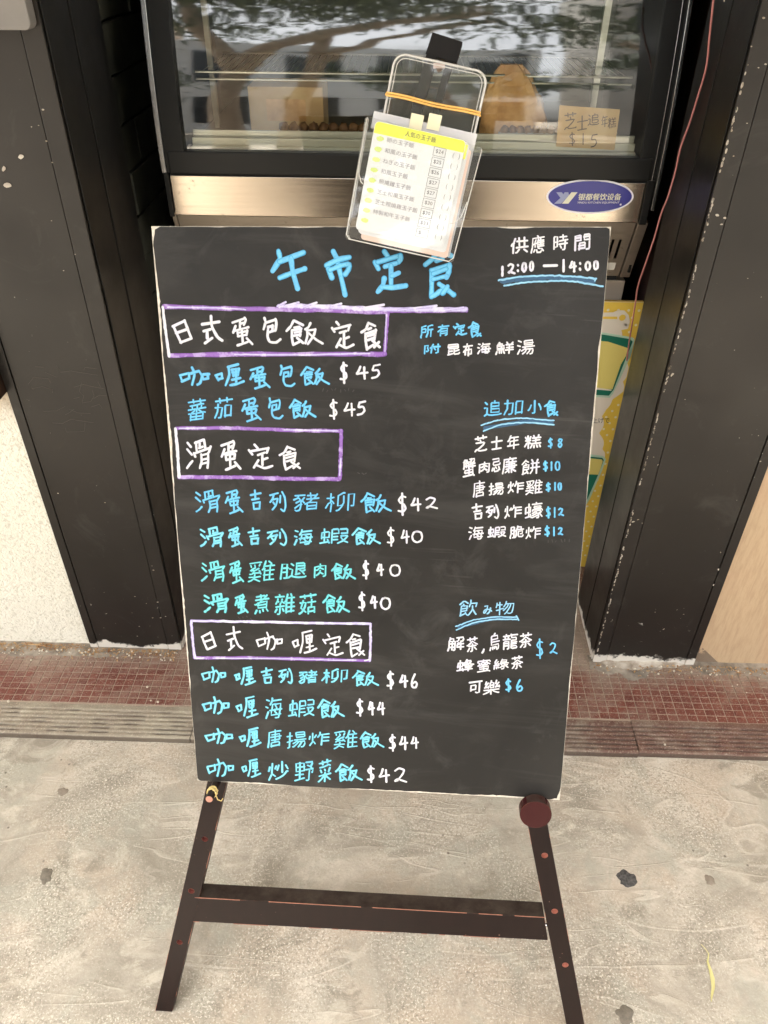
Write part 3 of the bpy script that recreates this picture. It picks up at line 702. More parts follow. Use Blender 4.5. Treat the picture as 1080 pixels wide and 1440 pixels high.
mb = MB(); sp(xe+.0035, xe+.026, -.02, 1.0, .004, .02); mb.build('side_flange', 'steel_dull', case, bevel=.001)
mb = MB(); sp(CX0-.008, CX0+.001, -.05, 1.0, .004, .02); mb.build('side_flange', 'steel_dull', case, bevel=.001)
mb = MB(); a = [slant(.72, s0-.014, .0036), slant(.72, s0+.006, .0036), slant(.86, s0+.006, .0036), slant(.86, s0-.014, .0036)]; mb.prism(a, (0, .0002, 0)); mb.build('sticker', 'label_white', case)
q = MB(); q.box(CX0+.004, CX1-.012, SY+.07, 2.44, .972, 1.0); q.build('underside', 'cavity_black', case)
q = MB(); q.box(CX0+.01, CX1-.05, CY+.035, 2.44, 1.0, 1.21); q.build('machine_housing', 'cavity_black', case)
# badge
bc = at(829.5, 276.5, 1, SY); br = at(889, 276.5, 1, SY).x-bc.x; bt = at(829.5, 253.5, 1, SY).z-bc.z
def ell(mb, rx, rz, off, th, n=48, c=None):
    c = c or bc; mb.prism([(c.x+rx*math.cos(2*math.pi*k/n), SY-off, c.z+rz*math.sin(2*math.pi*k/n)) for k in range(n)], (0, th, 0))
q = MB(); ell(q, br+.003, bt+.0025, .0012, .001); badge = q.build('badge', 'badge_white', case)
q = MB(); ell(q, br-.001, bt-.0012, .0016, .0003); q.build('badge_field', 'badge_blue', badge)
def bp(px, py, off=.0022): p = at(px, py, 1, SY); return Vector((p.x, SY-off, p.z))
q = MB(); q.prism([bp(*p) for p in ((790, 286), (799, 286), (812, 270), (803.5, 270))], (0, .0003, 0)); q.build('logo', 'badge_cream', badge)
q = MB(); q.prism([bp(*p) for p in ((779, 286), (789, 286), (800, 274), (799, 270), (794, 270), (792, 273), (790, 270), (782, 270), (788, 278))], (0, .0003, 0)); q.build('logo', 'badge_grey', badge)
q = MB(); text_into(q, '银都餐饮设备', lambda a, b: bp(812+a*60+b*2, 281.3-b*9.6), 0, 1, 0, 1); text_into(q, '银都餐饮设备', lambda a, b: bp(812.5+a*60+b*2, 281.3-b*9.6, .0024), 0, 1, 0, 1); q.build('lettering', 'badge_cream', badge)
q = MB(); text_into(q, 'YINDU KITCHEN EQUIPMENT', lambda a, b: bp(811+a*59+b*1, 286.3-b*3.2), 0, 1, 0, 1); q.build('lettering', 'badge_white', badge)
q = MB(); c_ = bp(872.5, 287.3); q.prism([(c_.x+.0022*math.cos(k*.7), c_.y, c_.z+.0022*math.sin(k*.7)) for k in range(9)], (0, .0003, 0)); q.build('logo', 'badge_white', badge)
# base cabinet
bz = at(862, 394, 1, CY+.135).z; q = MB(); q.box(CX0+.03, at(877, 408, 1, CY+.135).x, CY+.135, 2.44, .021, bz); base = q.build('base_cabinet', 'cream_metal', case, bevel=.004)
q = MB(); q.box(CX0+.05, CX1-.03, CY+.131, CY+.1345, .06, .90); q.build('door', 'cream_metal', base, bevel=.001)

# --- food and cards in the case
def case_thing(name, label, cat, loc): return thing(name, label, cat, loc)
# brown paper bag with a bread roll tray
bag = case_thing('paper_bag', 'crumpled brown paper bag standing in the display case beside the price card', 'paper bag', (at(727, 150, 1, CY+.11).x, CY+.115, 1.274))
mb = MB(); n = 12; m_ = 20; vs = []
for i in range(n+1):
    t = i/n; z = .150*t; w_ = .074*(1-.70*t**3.0); d_ = .045*(1-.8*t**2.2)
    for k in range(m_):
        a = 2*math.pi*k/m_; ca, sa = math.cos(a), math.sin(a)
        sx = abs(ca)**.55*(1 if ca > 0 else -1); sy = abs(sa)**.6*(1 if sa > 0 else -1)
        j = .007*noise.noise(Vector((ca*3, sa*3, t*5)))+.003*noise.noise(Vector((ca*9, sa*9, t*14)))
        vs.append((bag.location.x+sx*(w_+j)-.02*t, bag.location.y+sy*(d_+j), 1.2745+z))
mb.add(vs, [(i*m_+k, i*m_+(k+1) % m_, (i+1)*m_+(k+1) % m_, (i+1)*m_+k) for i in range(n) for k in range(m_)]+[tuple(range(n*m_, n*m_+m_))])
mb.build('bag_body', 'kraft_paper', bag)
tr = case_thing('food_tray', 'shallow clear tray of crumbed snacks in front of the paper bag', 'tray', (.27, CY+.085, 1.274))
mb = MB(); mb.box(.195, .345, CY+.058, CY+.076, 1.276, 1.300); mb.build('tray_body', 'acrylic_edge', tr, bevel=.002)
random.seed(8)
for k in range(8):
    mb = MB(); mb.lump((.208+k*.017, CY+.067, 1.303), .0095, 10, 7, .4, (1, .9, 1.1)); mb.build('crumbed_piece', 'crust', tr, smooth=True)
bx_ = case_thing('cardboard_box', 'orange-brown cardboard box behind glass at the left of the case', 'box', (-.27, CY+.2, 1.274))
mb = MB(); mb.box(-.37, -.20, CY+.15, CY+.27, 1.2745, 1.37); mb.build('carton', 'kraft_card', bx_, bevel=.002)
mb = MB(); mb.box(-.33, -.24, CY+.1494, CY+.1499, 1.30, 1.345); mb.build('flap', 'kraft_paper', bx_)
tr2 = case_thing('food_tray', 'pale tray of dark pastries low at the left of the case', 'tray', (-.23, CY+.1, 1.274))
mb = MB(); mb.box(-.30, -.09, CY+.07, CY+.13, 1.275, 1.288); mb.build('tray_body', 'label_white', tr2, bevel=.002)
for k in range(9):
    mb = MB(); mb.lump((-.285+k*.0225, CY+.095, 1.298), .012, 10, 7, .35, (1, 1.2, .9)); mb.build('pastry', 'crust', tr2, smooth=True)
# kraft price card standing behind the glass
PCY = CY+.024
def pc(px, py, off=0.0): p = at(px, py, 1, PCY); return Vector((p.x, PCY-off, p.z))
card = case_thing('price_card', 'handwritten kraft price card reading $15 inside the case, right side', 'price card', (pc(832, 210).x, PCY, pc(832, 210).z))
mb = MB(); mb.prism([pc(787, 148), pc(872, 154), pc(864, 211), pc(782, 206)], (0, .0012, 0)); mb.build('card', 'kraft_card', card)
ink = MB()
def inkfn(u, v, h): return pc(u, v, .0006+h)
def ink_char(pts, x0, x1, y0, y1, wd):
    for st in pts: ribbon(ink, [(x0+(x1-x0)*a/100, y0+(y1-y0)*b/100) for a, b in smooth_path(st)], wd, random.random()*.0001, inkfn, .15)
# characters traced stroke by stroke (0..100, y down)
TR = {
'午T': "20,3 24,24 2,54|24,30 96,7|24,71 58,60 100,48|58,20 63,54 78,98",
'市T': "31,2 45,17|45,17 60,50 81,98|2,33 50,21 99,15|10,40 25,60|18,43 64,33 97,31 95,42 81,53",
'定T': "31,7 41,17|2,31 13,46|11,31 81,16|81,16 82,23 74,32|33,41 68,33|52,39 52,80|54,62 76,55|31,68 26,84 11,98|22,87 59,88 98,84",
'食T': "49,3 30,22 4,35|49,3 70,12 90,18|40,27 60,23|24,46 25,70 24,98|24,46 82,35|82,35 82,46 73,60|30,53 72,43|28,64 73,57|24,98 42,92 55,85|49,73 70,82 96,94|76,78 68,86 59,92",
'日': "5,28 22,62 42,97|5,28 61,4|61,4 78,42 94,78|20,56 76,41|42,97 97,78",
'式': "3,34 81,24|10,58 42,50|28,56 30,84|18,100 50,80|45,2 50,40 74,78 97,90",
'蛋': "6,17 61,3|61,3 66,10 58,28|38,12 38,40|40,24 56,20|17,30 4,54|15,46 40,40 78,34|26,50 29,66|26,52 72,46|72,46 68,62|29,66 68,62|46,42 50,88|27,99 60,90 82,82|70,72 97,92",
'包': "8,0 12,18 2,45|14,18 72,5|72,5 77,20 70,50 60,52|26,34 55,30|55,30 55,52|55,52 28,58|26,36 24,75 38,97 75,100 98,88",
'飯': "21,3 12,25 1,44|21,3 45,20|22,30 34,27|15,38 16,70 18,97|15,40 40,33|40,33 38,62|20,48 38,44|20,62 38,57|18,97 36,86|28,70 44,92|66,12 60,26 52,36|57,36 57,60 51,90|58,42 79,36|79,36 76,58 60,92|60,52 80,76 99,92",
'咖': "3,47 11,80|3,47 32,36|32,36 33,65|11,80 33,66|43,4 50,40 42,95|38,38 62,26|62,26 72,50 68,88 58,97|78,42 80,66|78,42 97,40|97,40 96,62|80,66 96,62",
'喱': "2,50 10,72|2,50 22,42|22,42 24,62|10,72 26,64|43,12 81,2|45,12 46,50 34,95|58,26 82,20|82,20 80,52|58,26 62,54|60,40 80,36|62,54 80,51|71,24 72,90|60,72 88,65|52,99 75,91 99,80",
'滑': "2,13 18,26|2,36 20,54|3,98 14,88 25,75|38,12 42,42|37,12 70,3|70,3 75,32|54,16 54,32|54,32 68,28|30,48 36,60|34,48 98,28|98,28 90,46|60,52 62,76 55,99|60,55 88,48|88,48 91,75 88,98|62,70 86,65|62,84 86,79",
'吉': "42,0 46,42|2,26 50,19 98,14|18,50 80,42|28,64 34,96|28,66 90,60|90,60 86,94|34,96 86,93",
'列': "3,20 52,10|26,18 18,38 4,54|14,44 50,36|50,36 38,70 16,90|22,56 34,68|66,22 64,56|76,0 92,30 98,72 88,98 70,88",
'定': "22,2 34,14|1,26 14,42|12,30 82,16|82,16 76,36|38,44 66,36|56,44 58,86|58,64 76,58|42,66 22,96|32,86 65,98 98,88",
'食': "38,3 22,25 1,38|38,4 72,14|34,26 50,22|22,40 24,70 30,98|22,42 76,28|76,28 70,66|32,50 68,42|33,64 68,57|30,98 62,82|58,66 96,92|92,74 68,92",
'$': "86,16 45,12 15,28 30,42 70,50 86,68 60,82 10,80|48,0 56,98",
'4': "36,4 22,35 4,60 50,54 98,50|68,8 70,55 72,98",
'5': "96,4 30,12|30,12 18,44 70,42 88,66 60,90 10,98",
'2': "10,18 40,2 78,12 68,42 30,84 8,92 30,76 60,84 98,96",
'0': "50,2 20,12 4,45 14,82 48,98 84,84 96,48 84,12 50,2 34,6",
'6': "58,0 22,40 8,74 30,98 74,96 92,72 64,54 20,72",
'8': "85,10 45,2 22,22 60,44 82,70 52,98 18,82 28,56 72,36 85,10",
'1': "52,0 50,50 46,100",
':': "40,12 52,20|34,78 50,88",
'-': "0,60 100,40",
',': "80,0 60,50 10,100",
}
# remaining characters as centre-line strokes: x, y, x, y ... on a 0-61 grid
GL = {
 '蕃': [[18,0,18,9],[43,0,43,7,45,13],[0,5,61,5],[54,13,46,13,31,15,6,16],[47,21,45,27],[0,27,61,27],[30,36,31,28],[1,42,10,40,14,42,49,42,53,40,61,42],[52,60,52,40],[9,61,10,40],[13,15,15,27],[30,15,30,27],[24,27,22,32,13,37,12,40],[38,28,40,32,51,40],[30,42,30,59],[9,50,52,50],[9,59,52,59]],
 '茄': [[17,0,17,13],[44,0,44,13],[1,6,61,6],[11,17,10,40,5,53,0,60],[1,26,10,26],[59,59,59,24,40,23,38,25,38,60],[16,61,23,60,25,56,27,27,11,26],[38,56,59,56]],
 '豬': [[42,0,42,22],[3,5,26,5],[59,7,51,22],[33,9,51,9,55,12],[26,16,20,24,26,34],[0,20,9,15,14,5],[31,22,61,22],[4,33,13,26,20,25],[28,40,38,35,57,36,57,60],[2,50,13,40,18,39],[5,59,7,61,12,60,17,56,18,41,16,25],[34,60,33,39],[10,15,13,20,14,25],[45,23,40,35],[21,28,17,29],[34,47,57,47],[34,58,57,58]],
 '柳': [[10,0,8,30,10,34,10,61],[40,1,38,1,25,9,25,44,36,43],[38,12,38,35,35,49,29,58,24,60],[2,15,9,15],[16,15,10,15],[17,34,14,28,10,25],[0,48,5,33,8,31],[56,48,60,47,61,46,61,7,48,7,48,61]],
 '海': [[27,0,26,7,18,19],[4,1,12,5],[59,7,26,7],[0,22,7,26],[17,35,61,35],[9,40,2,58],[59,51,22,51,23,35],[39,60,41,61,50,61,53,57,54,51],[37,20,26,20,24,35],[37,20,56,20,56,35],[37,20,37,24,42,29,43,35],[36,35,35,40,41,46,41,51],[55,35,54,51]],
 '蝦': [[9,0,9,53],[46,3,58,3,59,5,58,21,46,22],[44,32,58,32,59,34,57,42,51,53,39,61],[38,34,26,34],[2,37,2,13,9,12],[16,45,19,58],[39,47,26,47],[0,57,18,53],[26,61,26,5,28,3,38,3,39,5,39,21,26,22],[61,61,52,53],[10,12,17,12,18,14,18,34,10,34],[46,32,46,39,49,48,52,49],[2,34,9,34]],
 '雞': [[41,0,37,9,35,19,37,23,37,60],[28,2,25,1,1,4],[49,2,53,9,53,14],[27,7,24,13],[13,8,14,12,14,15,6,21,5,25],[2,9,3,14],[60,14,37,14],[22,20,12,26,6,35,1,36],[30,25,35,20],[2,25,12,26],[23,28,28,37],[59,28,37,28],[14,40,13,51,6,58,0,61],[59,43,37,43],[0,46,13,46],[27,46,14,46],[61,58,37,58],[26,59,13,52],[50,14,50,57],[25,34,7,34]],
 '腿': [[23,2,27,10],[21,22,27,24,27,53],[46,32,51,37,58,48],[58,32,52,36],[46,44,36,48],[61,57,58,60,43,60,36,58,27,53],[19,60,22,55,27,53],[9,60,19,58],[0,61,3,0,15,1,15,58],[37,12,38,0,55,0,56,2,56,23,37,24],[37,12,56,12],[37,12,37,47],[3,17,15,17],[3,35,15,35]],
 '肉': [[32,0,30,10,0,11,0,61],[48,27,29,18],[9,29,16,29,29,18],[31,31,29,39,21,47,11,52],[49,50,30,39],[50,61,58,61,61,58,61,11,31,10],[29,10,29,18]],
 '煮': [[28,0,29,19,25,24,3,30,0,29],[54,5,48,9,42,16,29,18],[9,5,44,5,48,9],[3,17,28,16],[61,17,45,17,43,15],[54,51,60,60],[11,52,4,61],[39,52,41,59],[24,53,25,60],[25,25,27,26,52,26,52,46,16,45,15,27],[15,36,52,36]],
 '雜': [[13,0,15,7],[40,1,35,18,36,61],[49,1,51,7],[0,7,27,7],[6,13,5,20,0,28],[60,13,36,13],[20,14,19,21,14,28,14,59,12,61,9,61],[9,23,5,21],[30,23,35,21],[26,27,19,21],[60,28,36,28],[0,38,27,38],[60,43,36,43],[5,46,0,56],[23,46,27,54],[61,58,36,58],[51,13,51,58]],
 '菇': [[19,0,19,11],[43,0,43,11],[2,5,61,5],[13,17,5,42,25,57],[46,18,46,41],[1,25,9,25],[32,27,61,27],[0,60,4,60,8,57,15,50],[58,60,58,42,36,42,34,43,34,61],[11,25,23,27,21,39,16,50],[34,58,58,58]],
 '唐': [[34,0,35,6,35,46],[61,7,36,7],[17,17,54,17,55,34,53,36,16,36],[12,26,61,26],[0,60,4,42,5,7,35,7],[55,60,55,48,54,46,19,46,16,48,16,61],[16,58,55,58]],
 '揚': [[10,0,10,58,8,60,4,60],[1,14,17,14],[24,29,61,29],[19,31,10,33],[0,37,10,35],[21,45,29,39,58,39,58,49,56,59,54,61,48,61],[21,58,23,58,30,52,37,43,38,39],[39,59,46,49,49,39],[29,10,29,2,30,1,54,1,56,2,56,18,54,20,30,20,29,10],[29,10,56,10],[33,29,31,39]],
 '炸': [[34,0,32,11,25,23],[11,1,10,42,2,59],[61,11,32,11],[21,12,17,23],[2,14,0,28],[60,26,40,26],[60,42,40,42],[19,53,15,44,10,42],[40,61,40,11]],
 '炒': [[44,0,44,39],[12,1,11,41,3,61],[55,12,61,26],[33,12,29,30],[23,13,19,24],[3,15,2,26,0,29],[60,35,58,35,52,45,46,52,36,57,26,61],[22,50,15,43,11,41]],
 '野': [[36,1,58,1,57,6,50,15],[41,11,49,15,53,20,54,25],[36,25,61,25,58,38],[2,40,28,40],[31,53,0,58],[39,61,44,61,47,59,47,25],[15,0,2,1,2,26,29,25,29,0,15,0],[15,0,15,55],[1,13,29,13]],
 '菜': [[19,0,19,10],[44,0,44,9],[3,5,61,5],[58,15,52,14,28,17,6,18],[55,23,49,34],[29,24,32,29],[9,25,13,32],[32,36,32,61],[3,41,25,41,29,42,61,41],[0,58,4,58,15,53,25,46,27,42],[60,58,42,49,37,42]],
 '供': [[15,0,9,19,9,61],[31,0,31,37],[50,0,50,37],[21,15,60,15],[0,30,0,27,3,23,9,20],[20,38,61,38],[32,48,22,60,19,60],[50,48,59,60]],
 '應': [[30,0,33,3,34,7],[61,7,6,7,5,40,0,60],[34,12,30,21,31,41,34,45,43,49],[21,13,18,22,19,41],[59,18,32,18],[58,25,31,25],[58,32,31,32],[60,39,31,39],[53,49,60,58],[17,50,12,59],[27,51,29,60,45,61,48,60,49,56],[45,7,47,39],[18,23,10,27,5,28],[30,23,24,26,19,26]],
 '時': [[42,0,42,22],[26,8,58,8],[24,22,61,22],[23,36,60,36],[29,44,35,52],[0,53,0,5,2,4,15,4,16,5,16,46,0,47],[42,61,49,61,51,59,51,22],[0,25,16,25]],
 '間': [[17,58,18,32,40,31,42,33,42,54,17,54],[0,60,0,1,22,0,23,1,23,21,0,21],[50,61,59,60,61,56,61,1,59,0,38,0,37,1,37,21,61,21],[0,10,23,10],[37,10,61,10],[17,43,42,43]],
 '所': [[25,1,4,5,3,44,0,58,1,61],[60,1,57,0,36,5,35,40,28,60],[61,23,36,23],[52,60,52,23],[3,16,22,16,24,18,23,33,3,33]],
 '有': [[25,0,23,8,20,10,15,25,15,60],[1,9,20,9],[61,9,23,9],[0,36,10,28,15,26],[42,61,49,61,52,59,52,22,16,22],[15,35,52,35],[15,47,52,47]],
 '附': [[33,0,26,19,27,23,27,60],[54,1,54,58,53,60,46,61],[36,17,61,17],[19,25,22,22,26,20],[38,29,44,41],[8,46,13,44,15,39,10,21,14,5,13,3,0,4,0,61]],
 '昆': [[3,32,3,60],[33,32,33,56,34,60,57,61,61,54],[57,36,33,44],[22,40,3,40],[25,57,0,61],[1,12,2,0,50,0,53,1,53,22,50,24,3,24,1,23,1,12],[1,12,53,12]],
 '布': [[26,0,23,11,20,13,13,30,13,54],[1,11,20,12],[61,11,23,11],[35,21,35,61],[0,39,7,33,12,32],[47,54,57,53,57,30,13,29]],
 '鮮': [[11,0,3,17,4,40,26,40,26,19,3,18],[58,1,52,10,52,14],[36,1,39,14],[34,14,59,14],[34,29,58,29],[32,43,61,43],[25,47,29,58],[18,48,20,58],[4,49,0,61],[11,49,11,58],[46,61,46,14],[9,6,20,7,17,18],[15,18,15,41],[4,30,26,30]],
 '湯': [[5,0,13,5],[0,20,9,24],[19,29,61,29],[11,40,3,58],[17,46,27,37,29,29],[21,58,30,50,35,39],[36,60,43,51,47,39],[48,61,55,59,58,47,58,39,27,38],[25,10,25,2,27,1,55,1,54,20,27,20,25,18,25,10],[25,10,55,10]],
 '追': [[38,0,36,7],[4,3,10,10],[0,26,10,26,10,54],[61,58,51,61,28,61,18,59,10,54,1,60],[36,7,25,8,24,9,24,49,54,49,54,34,24,34],[36,7,52,8,52,22,24,22]],
 '加': [[11,0,9,35,5,49,0,60],[0,13,10,13],[61,60,61,8,42,8,40,10,40,61],[16,61,23,60,26,55,28,14,11,13],[40,56,61,56]],
 '小': [[31,0,31,58,28,61,20,61],[12,18,8,33,2,43,0,44],[50,18,59,37,61,44,60,48]],
 '芝': [[16,0,16,14],[42,0,42,14],[0,7,58,7],[27,16,32,27],[5,27,46,27,48,29,46,32,42,37,28,47,17,54,8,55,0,61],[61,59,57,61,27,61,18,58,17,54]],
 '士': [[30,0,30,61],[0,24,61,24],[4,61,57,61]],
 '年': [[18,0,16,3,14,8,7,19,3,23,0,23],[58,9,15,9],[56,25,14,26,13,45],[1,45,61,45],[35,61,35,9]],
 '糕': [[12,0,11,32],[34,1,37,11],[54,1,51,11],[1,5,6,17],[21,5,17,16,18,18],[28,11,60,11],[1,23,11,24],[20,23,12,23],[29,25,58,25],[20,38,16,33,11,32],[26,40,61,40],[28,48,23,61],[47,48,49,59],[58,48,61,59],[37,50,37,60],[0,52,6,36,11,32],[12,60,12,35,10,33],[43,11,43,39]],
 '蟹': [[34,0,58,1,56,10,51,11,48,14,47,32],[0,9,26,9,26,30,29,36,29,59],[32,10,36,11,41,6,43,1],[39,14,37,11],[59,18,37,18,34,21],[34,27,61,27],[15,29,15,8],[1,31,3,23,3,8],[2,60,52,58,57,61],[8,1,5,3,3,8],[8,1,19,1,18,8],[38,14,37,18],[3,16,26,16],[3,23,26,24],[29,39,9,39,8,47,9,49,49,49],[29,39,50,39,50,53,52,58]],
 '忌': [[5,0,53,1,52,15,8,15,7,25,10,30,54,31,57,30,60,25],[27,39,35,49],[53,42,61,58],[5,44,0,58],[15,44,15,55,18,61,45,61,49,55]],
 '廉': [[32,0,33,6],[60,7,5,7,4,38,0,61],[45,12,44,18],[24,13,27,20,27,43,26,47,27,60],[13,18,25,18],[58,18,27,18],[15,27,54,28,54,43,45,44,42,46,40,49,40,60],[61,35,54,35],[11,35,54,35],[15,44,26,45],[11,58,26,48],[58,58,41,47],[40,18,40,43,41,46],[27,44,40,44]],
 '餅': [[15,0,0,16],[37,0,40,8],[56,1,51,14,60,15],[23,8,14,2],[14,14,15,20],[32,15,51,15],[31,34,61,34],[19,47,24,58],[3,59,21,53],[32,59,38,48,39,34],[53,61,53,15],[40,15,40,34],[15,20,7,20,5,21,5,58],[15,20,23,21,23,40,5,40],[5,30,23,30]],
 '蠔': [[41,0,43,6],[10,1,10,53],[26,6,60,6],[25,31,25,27,27,26,59,26,60,31],[30,33,54,33],[58,39,51,43,46,45,40,39,40,34],[1,39,1,16,3,14,18,14,18,34,17,35,2,35],[26,42,28,42,39,37],[18,44,21,57,25,59,47,49],[26,50,42,43],[0,56,20,52],[61,57,52,43],[41,61,45,61,48,57,47,45],[32,12,53,13,55,14,55,18,53,20,32,20,30,18,32,12]],
 '脆': [[35,0,35,4,30,13,28,19,29,41,25,54,23,58,12,58],[61,18,29,18],[23,23,28,20],[50,43,56,43,57,28,39,29,39,51,41,57,56,58,60,56,61,51,60,49],[1,61,0,58,4,37,4,5,5,3,17,3,18,4,18,57],[35,5,50,6,48,18],[4,19,17,19],[18,22,23,22],[4,36,18,36]],
 '飲': [[40,0,38,12,33,26],[27,11,18,3,14,2,0,14],[14,13,16,20],[61,13,58,28],[45,24,45,39,35,57,30,61,27,60,22,53,21,49],[3,61,22,53],[60,61,55,55,48,41,45,39],[38,13,60,14],[16,20,7,20,6,21,5,59],[16,20,24,21,24,41,5,41],[5,31,25,31]],
 'み': [[12,1,33,0,27,18,26,26],[53,19,52,30,47,47,41,56,35,60,31,61],[61,44,59,40,51,36],[23,26,12,27,4,34,0,45,3,52,8,53,13,50,21,33,23,26],[23,26,33,26,51,32]],
 '物': [[13,0,13,61],[36,0,33,11,25,24],[4,3,3,13,0,24],[21,14,3,14],[23,32,13,34],[1,39,13,36],[26,44,37,28,41,19,42,11],[43,58,47,60,52,60,57,56,60,40,61,12,33,11],[31,59,38,52,45,39,50,25,52,11]],
 '解': [[9,0,9,4,3,18,4,44,0,61],[34,3,59,3,59,12,57,19,55,21,49,20],[33,21,36,20,40,16,43,3],[39,27,34,40],[48,27,48,61],[59,34,37,34],[35,47,61,47],[15,58,15,17],[21,61,24,61,26,58,26,18,3,17],[9,5,20,5,19,17],[4,30,26,30],[4,45,26,45]],
 '茶': [[18,0,18,13],[45,0,45,13],[3,7,61,7],[32,29,32,58,30,60,24,61],[0,32,4,33,16,27,32,16,47,26,61,33],[12,38,52,38],[17,46,10,54,5,58],[45,46,57,57]],
 '烏': [[32,0,29,1,28,6],[61,30,9,30],[41,47,45,53],[5,49,0,60],[29,49,31,57],[17,49,18,58],[46,61,55,59,58,49,57,41,10,41,9,10,12,7,49,8,49,21,9,21]],
 '龍': [[14,0,15,5],[36,1,37,15,56,15,57,17,57,26,38,26,37,27,37,59,41,61,58,61,61,58,57,51,36,51],[60,5,36,5],[1,6,27,6],[7,12,9,21],[22,12,20,21],[0,21,28,21],[58,35,36,35],[57,43,36,43],[4,61,4,31,7,29,24,30,25,58,24,60,19,61],[4,38,25,38],[4,48,25,48]],
 '蜂': [[10,0,10,54],[37,0,33,10],[61,27,56,27,49,24,41,20,33,10],[42,29,42,61],[29,34,55,34],[1,38,2,13,19,13,20,15,26,15,33,10],[30,42,54,42],[19,44,22,58],[26,52,58,52],[0,56,20,53],[36,5,51,6,50,11,43,20],[20,15,19,34,2,35],[41,20,29,27,20,28]],
 '蜜': [[30,0,31,5],[23,10,33,14],[0,11,0,7,2,5,60,5,61,11],[46,11,23,26],[18,15,18,25],[8,16,5,21],[49,17,58,21],[48,23,45,27,25,27,19,25,1,30],[30,33,30,58],[46,52,61,61],[1,60,52,57],[25,5,25,10],[30,36,8,37,8,47,53,47,53,37,30,36],[48,47,48,52]],
 '綠': [[36,0,31,16,29,18],[11,1,3,16,2,21,11,21,17,11],[17,27,20,36],[25,27,61,27],[29,33,33,39],[56,37,51,40],[0,38,3,36,19,34],[17,44,19,52],[2,45,1,60],[10,45,11,56],[26,53,38,46,43,45],[61,54,53,46,51,40],[34,61,41,60,43,58,43,27],[35,5,54,5,49,26],[32,16,51,17],[10,21,3,36],[44,37,51,40]],
 '可': [[0,0,61,0],[7,47,8,18,31,17,32,18,32,41,7,41],[34,59,38,61,49,61,51,60,52,1]],
 '樂': [[31,0,29,7],[51,1,45,17,53,17,58,11],[9,2,4,16,11,16,16,9],[15,23,17,32],[58,25,60,33],[3,29,5,29,10,16],[44,32,58,29],[29,38,29,42,21,49,11,55,2,58,0,58],[0,41,25,41,27,43],[59,41,29,42],[61,58,59,58,44,51,34,42],[29,61,29,45,28,43],[29,7,23,9,23,29,24,30,36,30,37,8,29,7],[53,17,46,31],[23,19,37,19],[5,27,7,29,16,29]],
}
